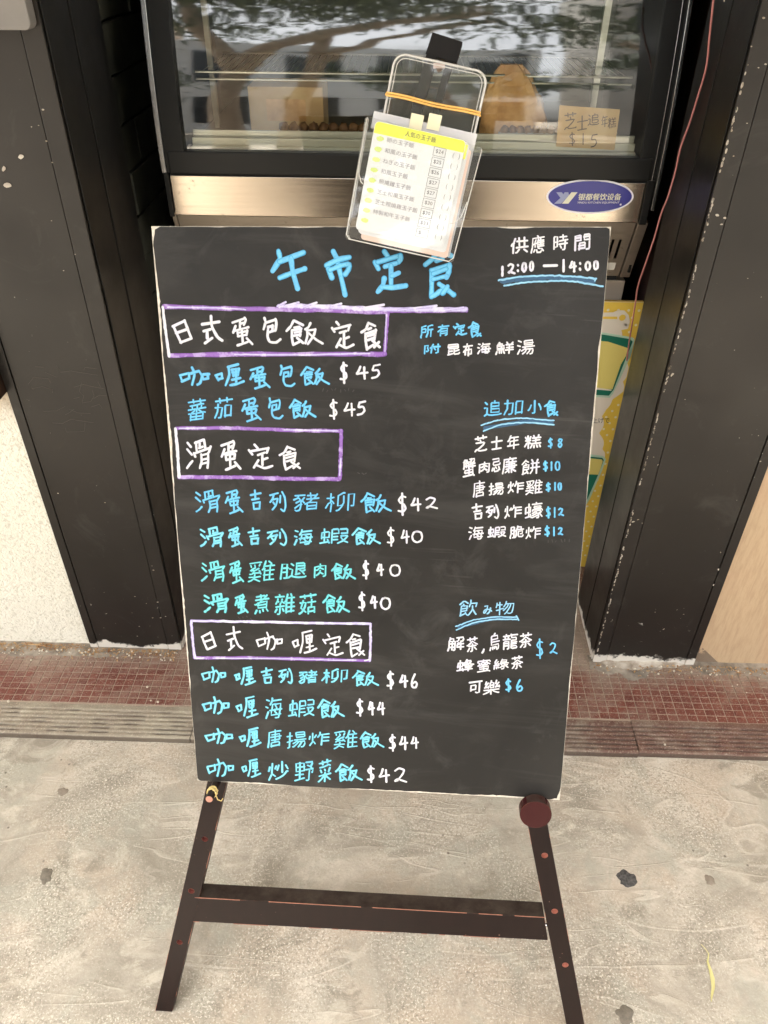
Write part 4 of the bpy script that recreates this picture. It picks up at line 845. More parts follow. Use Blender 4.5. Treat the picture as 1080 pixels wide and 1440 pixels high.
# (material, stroke width in px, [(char, x0, x1, y0, y1) ...]) measured on the board, in photo pixels
LINES = [
 ('b', 7.2, 1, [('午T',380,431,349,409),('市T',456,494,350,418),('定T',524,574,347,414),('食T',594,642,345,421)]),
 ('w', 4.0, 0, [('日',241,272,448,484),('式',282,315,442,483),('蛋',325,357,445,488),('包',369,396,446,483),('飯',402,455,449,487),('定',465,499,450,491),('食',507,536,452,493)]),
 ('b', 3.7, 0, [('咖',251,296,514,543),('喱',302,344,511,544),('蛋',350,381,514,548),('包',393,416,513,544),('飯',422,463,514,543)]),
 ('w', 3.4, 0, [('$',477,490,509,540),('4',500,518,514,534),('5',521,536,511,533)]),
 ('b', 3.4, 0, [('蕃',264,290,560,593),('茄',301,327,559,589),('蛋',339,369,558,594),('包',377,399,560,589),('飯',406,445,560,589)]),
 ('w', 3.2, 0, [('$',462,476,561,591),('4',483,500,565,586),('5',501,515,563,585)]),
 ('w', 4.0, 0, [('滑',261,298,616,660),('蛋',309,340,618,662),('定',349,385,623,660),('食',392,424,626,662)]),
 ('b', 3.2, 0, [('滑',274,310,687,721),('蛋',316,343,687,723),('吉',351,368,688,718),('列',378,403,690,720),('豬',413,449,692,719),('柳',457,499,692,720),('飯',507,551,692,722)]),
 ('w', 3.2, 0, [('$',558,573,693,726),('4',577,593,699,719),('2',597,616,699,717)]),
 ('c', 3.4, 0, [('滑',281,315,740,770),('蛋',320,342,740,770),('吉',348,366,742,767),('列',375,404,743,768),('海',413,440,744,767),('蝦',449,490,742,765),('飯',494,536,741,767)]),
 ('w', 3.0, 0, [('$',543,556,741,769),('4',563,576,744,765),('0',578,595,746,764)]),
 ('t', 3.4, 0, [('滑',283,317,787,818),('蛋',322,344,787,821),('雞',349,387,788,820),('腿',394,431,790,815),('肉',441,459,792,813),('飯',465,501,791,816)]),
 ('w', 3.2, 0, [('$',509,520,788,815),('4',529,540,792,810),('0',547,564,793,811)]),
 ('t', 3.7, 0, [('滑',286,322,833,862),('蛋',329,350,835,864),('煮',357,379,835,864),('雜',386,415,834,864),('菇',420,445,834,864),('飯',453,493,835,863)]),
 ('w', 3.2, 0, [('$',503,515,832,860),('4',520,531,837,856),('0',534,550,839,858)]),
 ('w', 3.2, 0, [('日',282,305,887,915),('式',317,343,880,916),('咖',359,399,887,915),('喱',410,446,885,920),('定',453,484,890,923),('食',486,514,889,925)]),
 ('c', 3.4, 0, [('咖',282,319,936,961),('喱',329,360,936,964),('吉',367,384,938,962),('列',391,412,939,962),('豬',420,447,942,962),('柳',452,489,940,961),('飯',495,533,942,966)]),
 ('w', 3.4, 0, [('$',543,555,943,970),('4',561,574,948,967),('6',577,588,947,968)]),
 ('c', 3.5, 0, [('咖',283,324,978,1005),('喱',331,364,978,1009),('海',373,397,981,1011),('蝦',405,442,983,1008),('飯',446,485,982,1011)]),
 ('w', 3.2, 0, [('$',500,512,982,1008),('4',517,527,986,1006),('4',530,542,986,1006)]),
 ('c', 3.3, 0, [('咖',287,329,1023,1047),('喱',336,368,1022,1051),('唐',376,396,1025,1052),('揚',403,431,1028,1053),('炸',434,464,1029,1049),('雞',469,503,1026,1054),('飯',505,540,1028,1053)]),
 ('w', 3.2, 0, [('$',546,558,1032,1057),('4',561,574,1034,1055),('4',577,589,1035,1053)]),
 ('c', 3.4, 0, [('咖',289,330,1065,1093),('喱',339,367,1066,1093),('炒',377,406,1070,1097),('野',414,442,1070,1099),('菜',447,466,1068,1100),('飯',471,510,1073,1100)]),
 ('w', 3.2, 0, [('$',515,528,1076,1101),('4',532,548,1080,1101),('2',553,573,1079,1101)]),
 ('w', 3.3, 0, [('供',718,743,333,357),('應',746,766,331,357),('時',778,799,329,352),('間',808,830,328,353)]),
 ('w', 3.6, 0, [('1',704,709,374,389),('2',713,725,370,386),(':',726,731,370,384),('0',733,741,369,383),('0',744,751,367,382),('-',764,784,371,376),('1',791,794,365,383),('4',800,811,367,383),(':',813,819,367,382),('0',822,831,367,381),('0',834,842,366,380)]),
 ('b', 3.3, 0, [('所',591,610,456,476),('有',615,632,456,473),('定',637,657,454,472),('食',658,678,452,475)]),
 ('b', 3.3, 0, [('附',596,620,483,498)]),
 ('w', 3.1, 0, [('昆',629,647,483,500),('布',651,665,483,501),('海',671,690,482,498),('鮮',697,723,480,499),('湯',727,752,477,499)]),
 ('b', 3.2, 0, [('追',680,705,563,586),('加',708,736,562,584),('小',742,762,563,582),('食',765,786,562,586)]),
 ('w', 3.2, 0, [('芝',667,685,612,636),('士',691,707,613,633),('年',713,730,612,632),('糕',737,761,611,631)]),
 ('b', 2.8, 0, [('$',770,778,615,631),('8',783,792,616,630)]),
 ('w', 3.2, 0, [('蟹',651,669,644,671),('肉',673,689,649,666),('忌',691,704,643,664),('廉',706,727,642,667),('餅',733,759,645,668)]),
 ('b', 2.8, 0, [('$',763,771,648,663),('1',774,777,649,662),('0',780,788,648,662)]),
 ('w', 2.8, 0, [('唐',665,682,676,700),('揚',687,709,678,697),('炸',714,737,676,694),('雞',739,763,674,696)]),
 ('b', 2.8, 0, [('$',767,775,678,692),('1',779,782,678,690),('0',784,790,678,690)]),
 ('w', 2.9, 0, [('吉',663,679,708,731),('列',683,702,709,730),('炸',709,734,710,729),('蠔',738,763,706,729)]),
 ('b', 2.8, 0, [('$',767,775,712,729),('1',779,781,713,728),('2',784,793,714,726)]),
 ('w', 2.9, 0, [('海',659,680,740,759),('蝦',685,711,740,756),('脆',716,737,739,758),('炸',739,761,740,758)]),
 ('b', 2.8, 0, [('$',765,774,739,755),('1',778,780,741,754),('2',784,792,741,753)]),
 ('u', 2.8, 0, [('飲',646,672,843,867),('み',679,692,851,864),('物',697,723,845,865)]),
 ('w', 3.1, 0, [('解',629,653,895,916),('茶',656,672,895,917),(',',677,682,912,919),('烏',688,703,890,916),('龍',707,728,891,914),('茶',730,748,889,911)]),
 ('b', 2.6, 0, [('$',753,765,898,927),('2',772,784,903,920)]),
 ('w', 3.0, 0, [('蜂',642,667,927,944),('蜜',671,690,927,946),('綠',694,716,926,942),('茶',719,735,922,941)]),
 ('w', 3.3, 0, [('可',659,678,957,975),('樂',679,703,956,977)]),
 ('b', 3.2, 0, [('$',710,720,954,974),('6',725,736,955,973)]),
]
# rules and frames: (material, width px, path)
RULES = [
 ('p',6.0,[(231,431),(330,434),(440,436),(546,439)]),('p',6.0,[(238,500),(330,498),(440,498),(541,498)]),('w',4.0,[(229,432),(233,465),(238,501)]),('p',5.0,[(545,439),(543,470),(541,498)]),
 ('l',2.2,[(236,432),(300,433),(345,435)]),('l',2.4,[(330,498.5),(420,499),(520,497)]),('l',1.8,[(543.6,442),(541.5,494)]),
 ('p',5.0,[(248,602),(330,602),(410,605),(480,606)]),('p',5.4,[(252,671),(330,671),(400,673),(477,674)]),('w',4.4,[(247,603),(250,640),(252,671)]),('p',5.4,[(480,606),(479,640),(478,673)]),
 ('l',2.2,[(252,602.5),(290,602)]),('l',2.0,[(400,604.6),(475,606)]),('l',2.6,[(479,645),(478,668)]),
 ('l',3.8,[(269,873),(350,874),(440,876),(521,877)]),('p',4.6,[(274,925),(350,925),(440,927),(520,929)]),('l',3.8,[(269,873),(271,900),(274,925)]),('l',3.6,[(521,877),(521,905),(520,929)]),
 ('l',2.0,[(300,925.5),(380,926),(500,928.6)]),('w',2.2,[(276,926),(287,925)]),('w',2.4,[(513,929),(520,927)]),
 ('p',4.0,[(540,437.5),(600,438),(656,437)]),
 ('l',6.0,[(392,430),(450,431),(520,434),(590,435.5),(655,435)]),
 ('l',3.0,[(390,431),(402,425)]),('l',3.0,[(400,431),(420,425)]),('l',3.0,[(425,432),(445,426)]),('l',3.0,[(455,433),(480,427)]),('l',3.0,[(500,435),(540,429)]),('l',3.0,[(560,436),(614,430)]),('l',3.0,[(618,437),(652,432)]),
 ('n',7,[(706,395),(770,390),(834,396)]),('u',2.6,[(701,394),(735,389),(775,387.5),(810,389),(838,392)]),('u',2.6,[(709,402),(735,397.5),(775,395),(810,396),(848,403)]),('u',2.2,[(838,392),(836,395)]),
 ('n',6,[(682,602),(740,593),(776,595)]),('u',2.3,[(677,598),(700,591),(735,588),(779,591.5)]),('u',2.3,[(680,606),(705,597),(740,594),(779,597.5)]),
 ('n',4.5,[(645,882),(690,871),(724,869)]),('u',2.2,[(641,881),(665,872),(695,867.5),(727,868)]),('u',2.2,[(642,886),(665,876),(695,871),(727,871)]),('u',2.4,[(726,866),(729,872)]),
]
# ================================================================== EASEL
BACK = -.0135                                  # front faces of the legs, in board-normal distance
def L(u, v, off=0.0): return Vector((u, -off, v))          # local point: off > 0 towards the viewer
easel = thing('easel', 'dark brown wooden easel with a crossbar and drilled legs, holding the menu board', 'easel', M=FRAME.copy())
def ground_v(u, off, z=0.0): return (z-BC.z-u*BX.z-off*BN.z)/BZ.z
def strip(mb, ua, va, ub, vb, w_, o0, o1, ends=True):
    """a bar from (ua,va) to (ub,vb), ends cut level"""
    mb.prism([L(ua-w_/2, va, o0), L(ua+w_/2, va, o0), L(ub+w_/2, vb, o0), L(ub-w_/2, vb, o0)], L(0, 0, o1-o0))
def leg(p0, p1, nm, holes, vtop, hm='hole_red'):
    (u0, v0), (u1, v1) = bd(*p0, BACK), bd(*p1, BACK); k = (u1-u0)/(v1-v0)
    mb = MB(); vb = ground_v(u0+k*(-.99-v0), BACK)+.004; ub = u0+k*(vb-v0); ut = u0+k*(vtop-v0)
    strip(mb, ub, vb, ut, vtop, .0335, BACK, BACK-.020)
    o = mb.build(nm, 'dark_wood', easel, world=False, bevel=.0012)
    for (px, py) in holes:
        u, v = bd(px, py, BACK); h = MB(); h.tube([L(u, v, BACK+.004), L(u, v, BACK-.008)], .0056, 20); h.v = [Vector(q) for q in h.v]
        h.f = [tuple(reversed(f_)) for f_ in h.f] if False else h.f
        cu = h.build('bore', hm, easel, world=False)
        md = o.modifiers.new('cut', 'BOOLEAN'); md.operation = 'DIFFERENCE'; md.object = cu; md.solver = 'EXACT'; md.material_mode = 'TRANSFER'
        bpy.context.view_layer.update()
        me2 = bpy.data.meshes.new_from_object(o.evaluated_get(bpy.context.evaluated_depsgraph_get())); o.modifiers.clear(); o.data = me2; bpy.data.objects.remove(cu)
    return o
lu, lv = bd(290, 1105, BACK); ru, rv = bd(756.5, 1162, BACK)
legL = leg((304, 1105), (229.5, 1425), 'leg', [(288, 1180), (269, 1253), (252.5, 1325)], .415)
legR = leg((756.5, 1162), (809, 1440), 'leg', [(766, 1203), (780, 1281.5), (795, 1357)], .415, 'hole_raw')
# rear leg: from the top of the frame back onto the step
ta = FRAME @ L(-.012, .40, BACK-.022); fb = Vector((-.02, 1.36, STEP_Z))
mb = MB(); d = (fb-ta); side = Vector((.016, 0, 0)); th = Vector((0, .018, 0))
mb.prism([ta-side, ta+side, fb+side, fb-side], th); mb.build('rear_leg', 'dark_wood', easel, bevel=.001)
# crossbar
mb = MB(); a = bd(274, 1262, BACK-.0005); b = bd(766, 1290, BACK-.0005); c = bd(771, 1322.5, BACK-.0005); dd = bd(272, 1296, BACK-.0005)
p = [L(a[0], a[1], BACK-.0005), L(b[0]-.0005, b[1], BACK-.0005), L(c[0]-.0005, c[1], BACK-.0005), L(dd[0], dd[1], BACK-.0005)]
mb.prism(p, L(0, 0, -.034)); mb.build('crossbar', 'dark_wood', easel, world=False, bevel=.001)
mb = MB(); u, v = bd(768.5, 1306, BACK); mb.tube([L(u-.006, v, BACK-.008), L(u+.004, v, BACK-.008)], .0035, 10); mb.build('bolt', 'silver_trim', easel, world=False)
# slotted mast that sticks up above the board, tilted
def bt_(px, py): u, v = bd(px, py, BACK); return Vector((u, v))
m0 = bt_(608, 44); m1 = bt_(651, 57); ax = (bt_(598, 160)-bt_(629, 50)).normalized()
w_ = (m1-m0).length; wd = Vector((-ax.y, ax.x)); wd = wd if wd.x > 0 else -wd
def mast_part(s0, s1, t0, t1):
    o_ = (m0+m1)/2; mb_.prism([L(*(o_+wd*s0+ax*t0), BACK-.004), L(*(o_+wd*s1+ax*t0), BACK-.004), L(*(o_+wd*s1+ax*t1), BACK-.004), L(*(o_+wd*s0+ax*t1), BACK-.004)], L(0, 0, -.014))
mb_ = MB(); mast_part(-w_/2, w_/2, 0, .024); mast_part(-w_/2, -.0055, .024, .34); mast_part(.0065, w_/2-.004, .024, .34); mast_part(-w_/2, w_/2-.004, .34, .46)
mb_.build('slotted_mast', 'dark_wood_edge', easel, world=False, bevel=.001)
mb = MB(); o_ = (m0+m1)/2+ax*.034; mb.tube([L(o_.x, o_.y, BACK-.016), L(o_.x, o_.y, BACK+.004)], .0035, 10); mb.box(o_.x-.007, o_.x+.007, -BACK-.003, -BACK-.001, o_.y-.003, o_.y+.003); mb.build('wing_bolt', 'raw_metal', easel, world=False)
# worn edges where the varnish has rubbed through to raw wood
mat('bare_edge', (.34, .15, .10), .7); we = MB()
def worn(p0, p1, off, seedk, r=.00055, thr=.0):
    n_ = 60; run = []
    for i in range(n_+1):
        t = i/n_; u, v = p0[0]+(p1[0]-p0[0])*t, p0[1]+(p1[1]-p0[1])*t
        if noise.noise(Vector((t*9, seedk, 0)))+.5*noise.noise(Vector((t*33, seedk, 3))) > thr: run.append(L(u, v, off))
        else:
            if len(run) > 1: we.tube(run, r, 4)
            run = []
    if len(run) > 1: we.tube(run, r, 4)
worn(a, b, BACK-.0004, 1, .0007, -.25); worn(dd, c, BACK-.0004, 2, .0006, -.05)
for P0, P1, s_ in (((304, 1105), (229.5, 1425), 1), ((756.5, 1162), (809, 1440), -1)):
    A_, B_ = Vector(bd(*P0, BACK)), Vector(bd(*P1, BACK)); ww_ = Vector((.0166, 0))
    for sg in (-1, 1): worn(A_+ww_*sg, B_+(B_-A_)*.05+ww_*sg, BACK-.0004, 5+sg+s_*3, .00045, .12)
we.build('worn_edges', 'bare_edge', easel, world=False, kind='stuff')
# pegs
ku, kv = bd(753, 1143.5, .018)
mb = MB(); mb.tube([L(ku, -BH/2-.0125, BACK-.018), L(ku, -BH/2-.0125, .006)], .0122, 20); kn = mb.build('support_peg', 'knob_wood', easel, world=False, bevel=.001)
mb = MB(); mb.tube([L(ku, kv, .0035), L(ku, kv, .0225)], .0255, 40); mb.build('round_knob', 'knob_wood', kn, world=False, bevel=.0012)
# keep the knob as sub-part but in the easel frame
pu, pv = bd(295, 1137, .035)
pv0 = -BH/2-.0075
mb = MB(); mb.tube([L(pu, pv0, BACK-.018), L(pu, pv0, .034)], .0066, 16); pg = mb.build('support_peg', 'dark_wood', easel, world=False, bevel=.0008)
mb = MB(); mb.tube([L(pu, pv0, .0341), L(pu, pv0, .0348)], .0058, 16); mb.build('peg_tip', 'raw_wood', pg, world=False)
# rubber band wound round the left peg
rb = MB(); pts = []
for k in range(61):
    t = k/60; a = 2*math.pi*4.2*t; r0 = .0080+.0006*math.sin(9*a); pts.append(L(pu+r0*math.cos(a), pv0+r0*math.sin(a), .012+.010*t+.0015*math.sin(3.3*a)))
rb.tube(pts, .0011, 6)
rb.tube([L(pu+.007, pv0-.003, .02), L(pu+.010, pv0-.010, .022), L(pu+.015, pv0-.014, .020), L(pu+.018, pv0-.010, .018)], .0009, 6)
tag(rb.build('rubber_band', 'rubber_band_pale', smooth=True), 'pale yellow rubber band wound round the left peg of the easel', 'rubber band'); bpy.data.objects['rubber_band'].matrix_world = FRAME.copy()

# ================================================================== MENU BOARD
board = thing('menu_board', 'black menu board with chipped white edges and handwritten Chinese prices, on the easel', 'menu board', M=FRAME.copy())
hw, hh = BW/2, BH/2
def outline(inset, seedk, chips):
    pts = []; step_ = .006
    def n_(s): return inset+max(0, .0005*noise.noise(Vector((s*55, seedk, 0))))+(.0012*max(0, noise.noise(Vector((s*18, seedk, 4)))-.25)*3 if chips else 0)
    def run(a, b, nrm, tag_):
        Ln = (Vector(b)-Vector(a)).length; k = int(Ln/step_)
        for i in range(k):
            t = i/k; p = Vector(a)*(1-t)+Vector(b)*t; s = i*step_+tag_*3.1; q = p+Vector(nrm)*n_(s); pts.append(q)
    run((-hw, -hh), (hw, -hh), (0, 1), 1); run((hw, -hh), (hw, hh), (-1, 0), 2); run((hw, hh), (-hw, hh), (0, -1), 3); run((-hw, hh), (-hw, -hh), (1, 0), 4)
    if chips:
        out = []
        C = [((-hw, hh), .010, .022, 1), ((hw, hh), .006, .008, 2), ((hw, -hh), .016, .022, 3), ((-hw, -hh), .003, .004, 4)]
        ex = [(.18, hh, .02, .0030), (-.10, hh, .03, .0015), (-hw, .17, .12, .0040), (-hw, -.12, .14, .0030), (-hw, .34, .07, .0035), (hw, .2, .12, .0018), (hw, -.22, .06, .0015), (.10, -hh, .08, .0026), (.22, -hh, .06, .0045), (-.2, -hh, .06, .0026), (.0, -hh, .05, .002)]
        for q in pts:
            for (c, rx, ry, sd) in C:
                dx = 1-abs(q.x-c[0])/rx; dy = 1-abs(q.y-c[1])/ry
                if dx > 0 and dy > 0:
                    j = 1+.5*noise.noise(Vector((q.x*160, q.y*160, sd))); sx = -1 if c[0] > 0 else 1; sy = -1 if c[1] > 0 else 1
                    q = Vector((q.x+sx*(.0050 if sd in (1, 3) else .0025)*j*dx*dy, q.y+sy*(.0045 if sd in (1, 3) else .0025)*j*dx*dy))
            for (cx_, cy_, r_, dp) in ex:
                d_ = (q-Vector((cx_, cy_))).length
                if d_ < r_:
                    k_ = dp*(1-d_/r_)**.5*(.6+.8*abs(noise.noise(Vector((q.x*90, q.y*90, 7)))))
                    if abs(q.x) > hw-.01: q = Vector((q.x-math.copysign(k_, q.x), q.y))
                    elif abs(q.y) > hh-.01: q = Vector((q.x, q.y-math.copysign(k_, q.y)))
            out.append(q)
        pts = out
    return pts
mb = MB(); mb.prism([L(p.x, p.y, -.0009) for p in outline(0, 2, False)], L(0, 0, -.0085)); mb.build('core_sheet', 'board_core', board, world=False)
mb = MB(); mb.box(-hw+.001, hw-.001, .0096, .0112, -hh+.001, hh-.001); mb.build('back_sheet', 'dark_wood', board, world=False)
mb = MB(); mb.prism([L(p.x, p.y, 0) for p in outline(.0006, 5, True)], L(0, 0, -.0010)); mb.build('black_face', 'black_board', board, world=False)
# lettering: every line of writing is one part
def strokes_of(ch):
    if ch in TR: return [[tuple(float(x) for x in p.split(',')) for p in s.split()] for s in TR[ch].split('|')]
    out = []
    for s in GL[ch]:
        out.append([(s[i]/61*100, s[i+1]/61*100) for i in range(0, len(s), 2)])
    # handwriting rises to the right
    q = [[(x+2*math.sin(y*.05), y-.13*(x-50)*(1 if abs(x-50) < 60 else 1)) for x, y in s] for s in out]
    xs_ = [p[0] for s in q for p in s]; ys_ = [p[1] for s in q for p in s]; x0, x1, y0, y1 = min(xs_), max(xs_), min(ys_), max(ys_)
    return [[((x-x0)/(x1-x0)*100, (y-y0)/(y1-y0)*100) for x, y in s] for s in q]
random.seed(77)
PXM = .00105
def lfn(u, v, h): return L(u, v, .0002+h)
def px_path(path): return [bd(x, y) for x, y in path]
def px_size(px, py): a = bd(px-1, py); b = bd(px+1, py); return (b[0]-a[0])/2
RS = MB()
for mk_ in sorted(set(r[0] for r in RULES)):
    k = 0
    for (m_, wd_, path) in RULES:
        if m_ != mk_: continue
        s = px_size(*path[0]); lev = {'n': 0, 'p': .00001, 'l': .00006, 'u': .00006, 'w': .00010}.get(m_, 0)
        pp = smooth_path(px_path(path), 12); pp = [(a+random.gauss(0, .00022), b+random.gauss(0, .00022)) for a, b in pp]
        rs = MB(); ribbon(rs, pp, wd_*s, lev+k*.000004, lfn, .16); k += 1
        rs.build('drawn_rule', MK[mk_], board, world=False)
for (m_, wd_, big, chars) in LINES:
    for (ch, x0, x1, y0, y1) in chars:
        ln = MB()
        pad = wd_*.32; x0 += pad; x1 -= pad; y0 += pad; y1 -= pad
        s = px_size(x0, y0); k = 0
        ph = random.random()*100
        ww = wd_*random.uniform(.84, 1.0)*(1.1 if big else 1)
        if ch not in TR: ww *= .86
        for st in strokes_of(ch):
            j = 1.6 if not big else 0
            ox, oy = random.gauss(0, j*.6), random.gauss(0, j*.6)
            q = [(x+ox+random.gauss(0, j*.5), y+oy+random.gauss(0, j*.5)) for x, y in st]
            if ch in TR: q = smooth_path(q, 5)
            pp = [bd(x0+(x1-x0)*a/100, y0+(y1-y0)*b/100) for a, b in q]
            ribbon(ln, pp, ww*s, .00002+k*.000012, lfn, .14); k += 1
        ln.build('written_character', MK[m_], board, world=False)
# faint rubbed-out writing and smudges
mat('smudge', (.040, .038, .035), .6)
sm = MB(); random.seed(9)
for (x0, y0, n_) in [(455, 547, 8), (504, 665, 3), (770, 760, 6), (335, 868, 4)]:
    for k in range(n_):
        x = x0+k*6+random.uniform(-1, 1); y = y0+random.uniform(-2, 2); ribbon(sm, px_path([(x, y), (x+random.uniform(-2, 3), y+random.uniform(1, 4))]), .0012, k*.00001, lfn, .3)
sm.build('rubbed_marks', 'smudge', board, world=False, kind='stuff')

# ================================================================== CARD HOLDER ON TOP OF THE BOARD
HO = .030
h0 = Vector(bd(527, 155, HO)); h1 = Vector(bd(672, 188, HO)); h3 = Vector(bd(490, 335, HO)); h2 = Vector(bd(635, 367, HO))
hx = ((h1-h0)+(h2-h3)).normalized(); hc = (h0+h1+h2+h3)/4; HW = ((h1-h0).length+(h2-h3).length)/2; HHt = ((h3-h0).length+(h2-h1).length)/2
hz = Vector((-hx.y, hx.x))
M2 = FRAME @ Matrix(((hx.x, 0, hz.x, hc.x), (0, 1, 0, -HO), (hx.y, 0, hz.y, hc.y), (0, 0, 0, 1)))
holder = thing('card_holder', 'clear acrylic card holder with rounded handle, hanging tilted over the board top', 'card holder', M=M2)
W2, H2 = HW/2, HHt/2
ct = Vector(bd(560, 78, HO))-hc; ct2 = Vector(bd(683, 112, HO))-hc
tx0, tz0 = ct.dot(hx), ct.dot(hz); tx1, tz1 = ct2.dot(hx), ct2.dot(hz); TZ = (tz0+tz1)/2+.006; TX0, TX1 = tx0-.004, tx1+.001
def rrect(x0, x1, z0, z1, r, n=6):
    out = []
    for cx_, cz_, a0 in ((x1-r, z0+r, -90), (x1-r, z1-r, 0), (x0+r, z1-r, 90), (x0+r, z0+r, 180)):
        for k in range(n+1): a = R(a0+90*k/n); out.append((cx_+r*math.cos(a), cz_+r*math.sin(a)))
    return out
# local y: negative towards the viewer
q = MB(); ol = rrect(TX0, TX1, -H2+.006, TZ, .014, 8); q.prism([(a, .004, b) for a, b in ol], (0, .0022, 0)); q.build('back_plate', 'acrylic_clear', holder, world=False)
q = MB(); q.tube([(a, .0051, b) for a, b in ol], .0015, 6, closed=True); q.build('plate_edge', 'acrylic_edge', holder, world=False, smooth=True)
q = MB(); ol2 = rrect(TX0+.004, TX1-.004, -H2+.006, TZ-.004, .011, 8); q.tube([(a, .0035, b) for a, b in ol2], .0005, 5, closed=True); q.build('plate_bevel', 'acrylic_edge', holder, world=False, smooth=True)
# pocket: front pane, sides, bottom, with bright cut edges
q = MB(); zt = H2-.012
q.prism([(-W2-.002, -.016, -H2+.001), (W2+.002, -.016, -H2+.001), (W2+.006, -.016, zt-.004), (-W2-.0045, -.016, zt+.002)], (0, .0018, 0)); q.build('front_pane', 'acrylic_clear', holder, world=False)
q = MB(); q.prism([(-W2-.004, -.014, -H2), (-W2-.0022, -.014, -H2), (-W2-.0045, -.014, zt), (-W2-.0063, -.014, zt)], (0, .018, 0))
q.prism([(W2+.0022, -.014, -H2), (W2+.004, -.014, -H2), (W2+.008, -.014, zt-.006), (W2+.0062, -.014, zt-.006)], (0, .018, 0)); q.build('side_pane', 'acrylic_pocket', holder, world=False)
q = MB(); q.box(-W2-.002, W2+.002, -.014, .004, -H2-.002, -H2-.0002); q.build('bottom_pane', 'acrylic_pocket', holder, world=False)
q = MB()
for yy in (-.0155, -.013, -.002, .0035): q.tube([(-W2-.004, yy, zt*.98), (-W2-.003, yy, -H2+.004), (-W2+.001, yy, -H2-.001), (W2-.002, yy, -H2-.001), (W2+.003, yy, -H2+.004), (W2+.0072, yy, zt-.006)], .00065, 6)
q.tube([(W2+.0065, -.0155, zt-.006), (W2+.0072, .0035, zt-.006)], .0008, 6); q.tube([(-W2-.004, -.0155, zt), (-W2-.004, .0035, zt)], .0008, 6)
# thumb cut-outs in the sides
q.tube([(W2+.004, -.016, -.004), (W2+.001, -.0162, -.022), (W2-.006, -.0163, -.031), (W2-.010, -.0163, -.032)], .0006, 6)
q.tube([(-W2-.004, -.016, .018), (-W2-.002, -.0162, .002), (-W2+.003, -.0163, -.008), (-W2+.006, -.0163, -.010)], .0006, 6)
q.build('pocket_edges', 'acrylic_edge', holder, world=False, smooth=True)
# plastic sleeve
q = MB(); q.box(-W2+.001, W2-.002, -.0025, -.0015, H2-.020, H2-.001); q.box(W2-.0125, W2-.002, -.0025, -.0015, -H2+.004, H2-.0205); q.build('sleeve', 'sleeve_film', holder, world=False)
# masking tape pieces
for px in (586, 611):
    a = Vector(bd(px, 171, HO))-hc; x, z = a.dot(hx), a.dot(hz)
    q = MB(); q.box(x-.0078, x+.0078, -.0040, -.0036, z-.010, z+.0075); q.build('masking_tape', 'masking_tape', holder, world=False)
# rubber band round the plate
e0 = Vector(bd(538, 132, HO))-hc; e1 = Vector(bd(676, 162, HO))-hc; zl, zr = e0.dot(hz), e1.dot(hz)
q = MB(); n_ = 24; ring = []
for t in range(n_+1):
    s = t/n_; ring.append((TX0-.0016+(TX1-TX0+.0032)*s, .0022, zl+(zr-zl)*s+.0007*math.sin(s*9)))
for a_, b_ in ((TX1+.0022, .0045), (TX1+.0016, .0080)): ring.append((a_, b_, zr))
for t in range(n_+1):
    s = 1-t/n_; ring.append((TX0-.0016+(TX1-TX0+.0032)*s, .0080, zl+(zr-zl)*s+.0035))
ring.append((TX0-.0022, .0045, zl+.001))
q.tube(ring, .0013, 6, closed=True)
q.tube([(p[0], p[1]-.0006, p[2]+.0028) for p in ring[:n_+1]], .0011, 6)
rbh = q.build('rubber_band', 'rubber_band', world=False, smooth=True); rbh.matrix_world = M2.copy()
tag(rbh, 'orange rubber band stretched across the handle of the acrylic card holder', 'rubber band')
# menu cards inside the pocket
cards = thing('menu_card', 'stack of white menu cards with yellow header, in the acrylic holder', 'menu card', M=M2.copy())
cx0, cx1, cz0, cz1 = -W2+.006, W2-.013, -H2+.012, H2-.012
for k, (dx, dz, mt) in enumerate([(.0085, -.008, 'card_pink'), (.0050, -.002, 'card_white'), (.0036, -.0012, 'card_white')]):
    q = MB(); q.prism([(a+dx, -.006-.0008*k, b+dz) for a, b in rrect(cx0, cx1, cz0-.002, cz1, .004)], (0, .0005, 0)); q.build('card', mt, cards, world=False)
q = MB(); q.box(cx1-.004, cx1+.0030, -.0093, -.0089, cz1-.020, cz1-.004); q.build('yellow_tab', 'card_yellow', cards, world=False)
q = MB(); q.prism([(a, -.0102, b) for a, b in rrect(cx0, cx1, cz0, cz1, .005)], (0, .0006, 0)); front = q.build('card', 'card_white', cards, world=False)
hd = .0135; q = MB(); rr_ = [p for p in rrect(cx0+.0005, cx1-.0005, cz0, cz1-.0005, .005) if p[1] > cz1-hd*.6]
q.prism([(a, -.0105, b) for a, b in [(cx1-.0005, cz1-hd)]+rr_+[(cx0+.0005, cz1-hd)]], (0, .0002, 0)); q.build('header', 'card_yellow', cards, world=False)
def cf(a, b): return Vector((cx0+(cx1-cx0)*a, -.0108, cz1-(cz1-cz0)*b))
q = MB(); text_into(q, '人気の玉子飯', lambda a, b: cf(.34+.34*a, .078-.05*b), 0, 1, 0, 1); q.build('lettering', 'print_dark', cards, world=False)
rows = ['卵の玉子飯', '和風の玉子飯', 'ねぎの玉子飯', '和風玉子飯', '照燒雞玉子飯', '芝士和風玉子飯', '芝士照燒雞玉子飯', '特製和牛玉子飯', '']
prices = ['$24', '$25', '$26', '$27', '$27', '$30', '$30', '$33', '$']
q = MB(); q2 = MB(); q3 = MB()
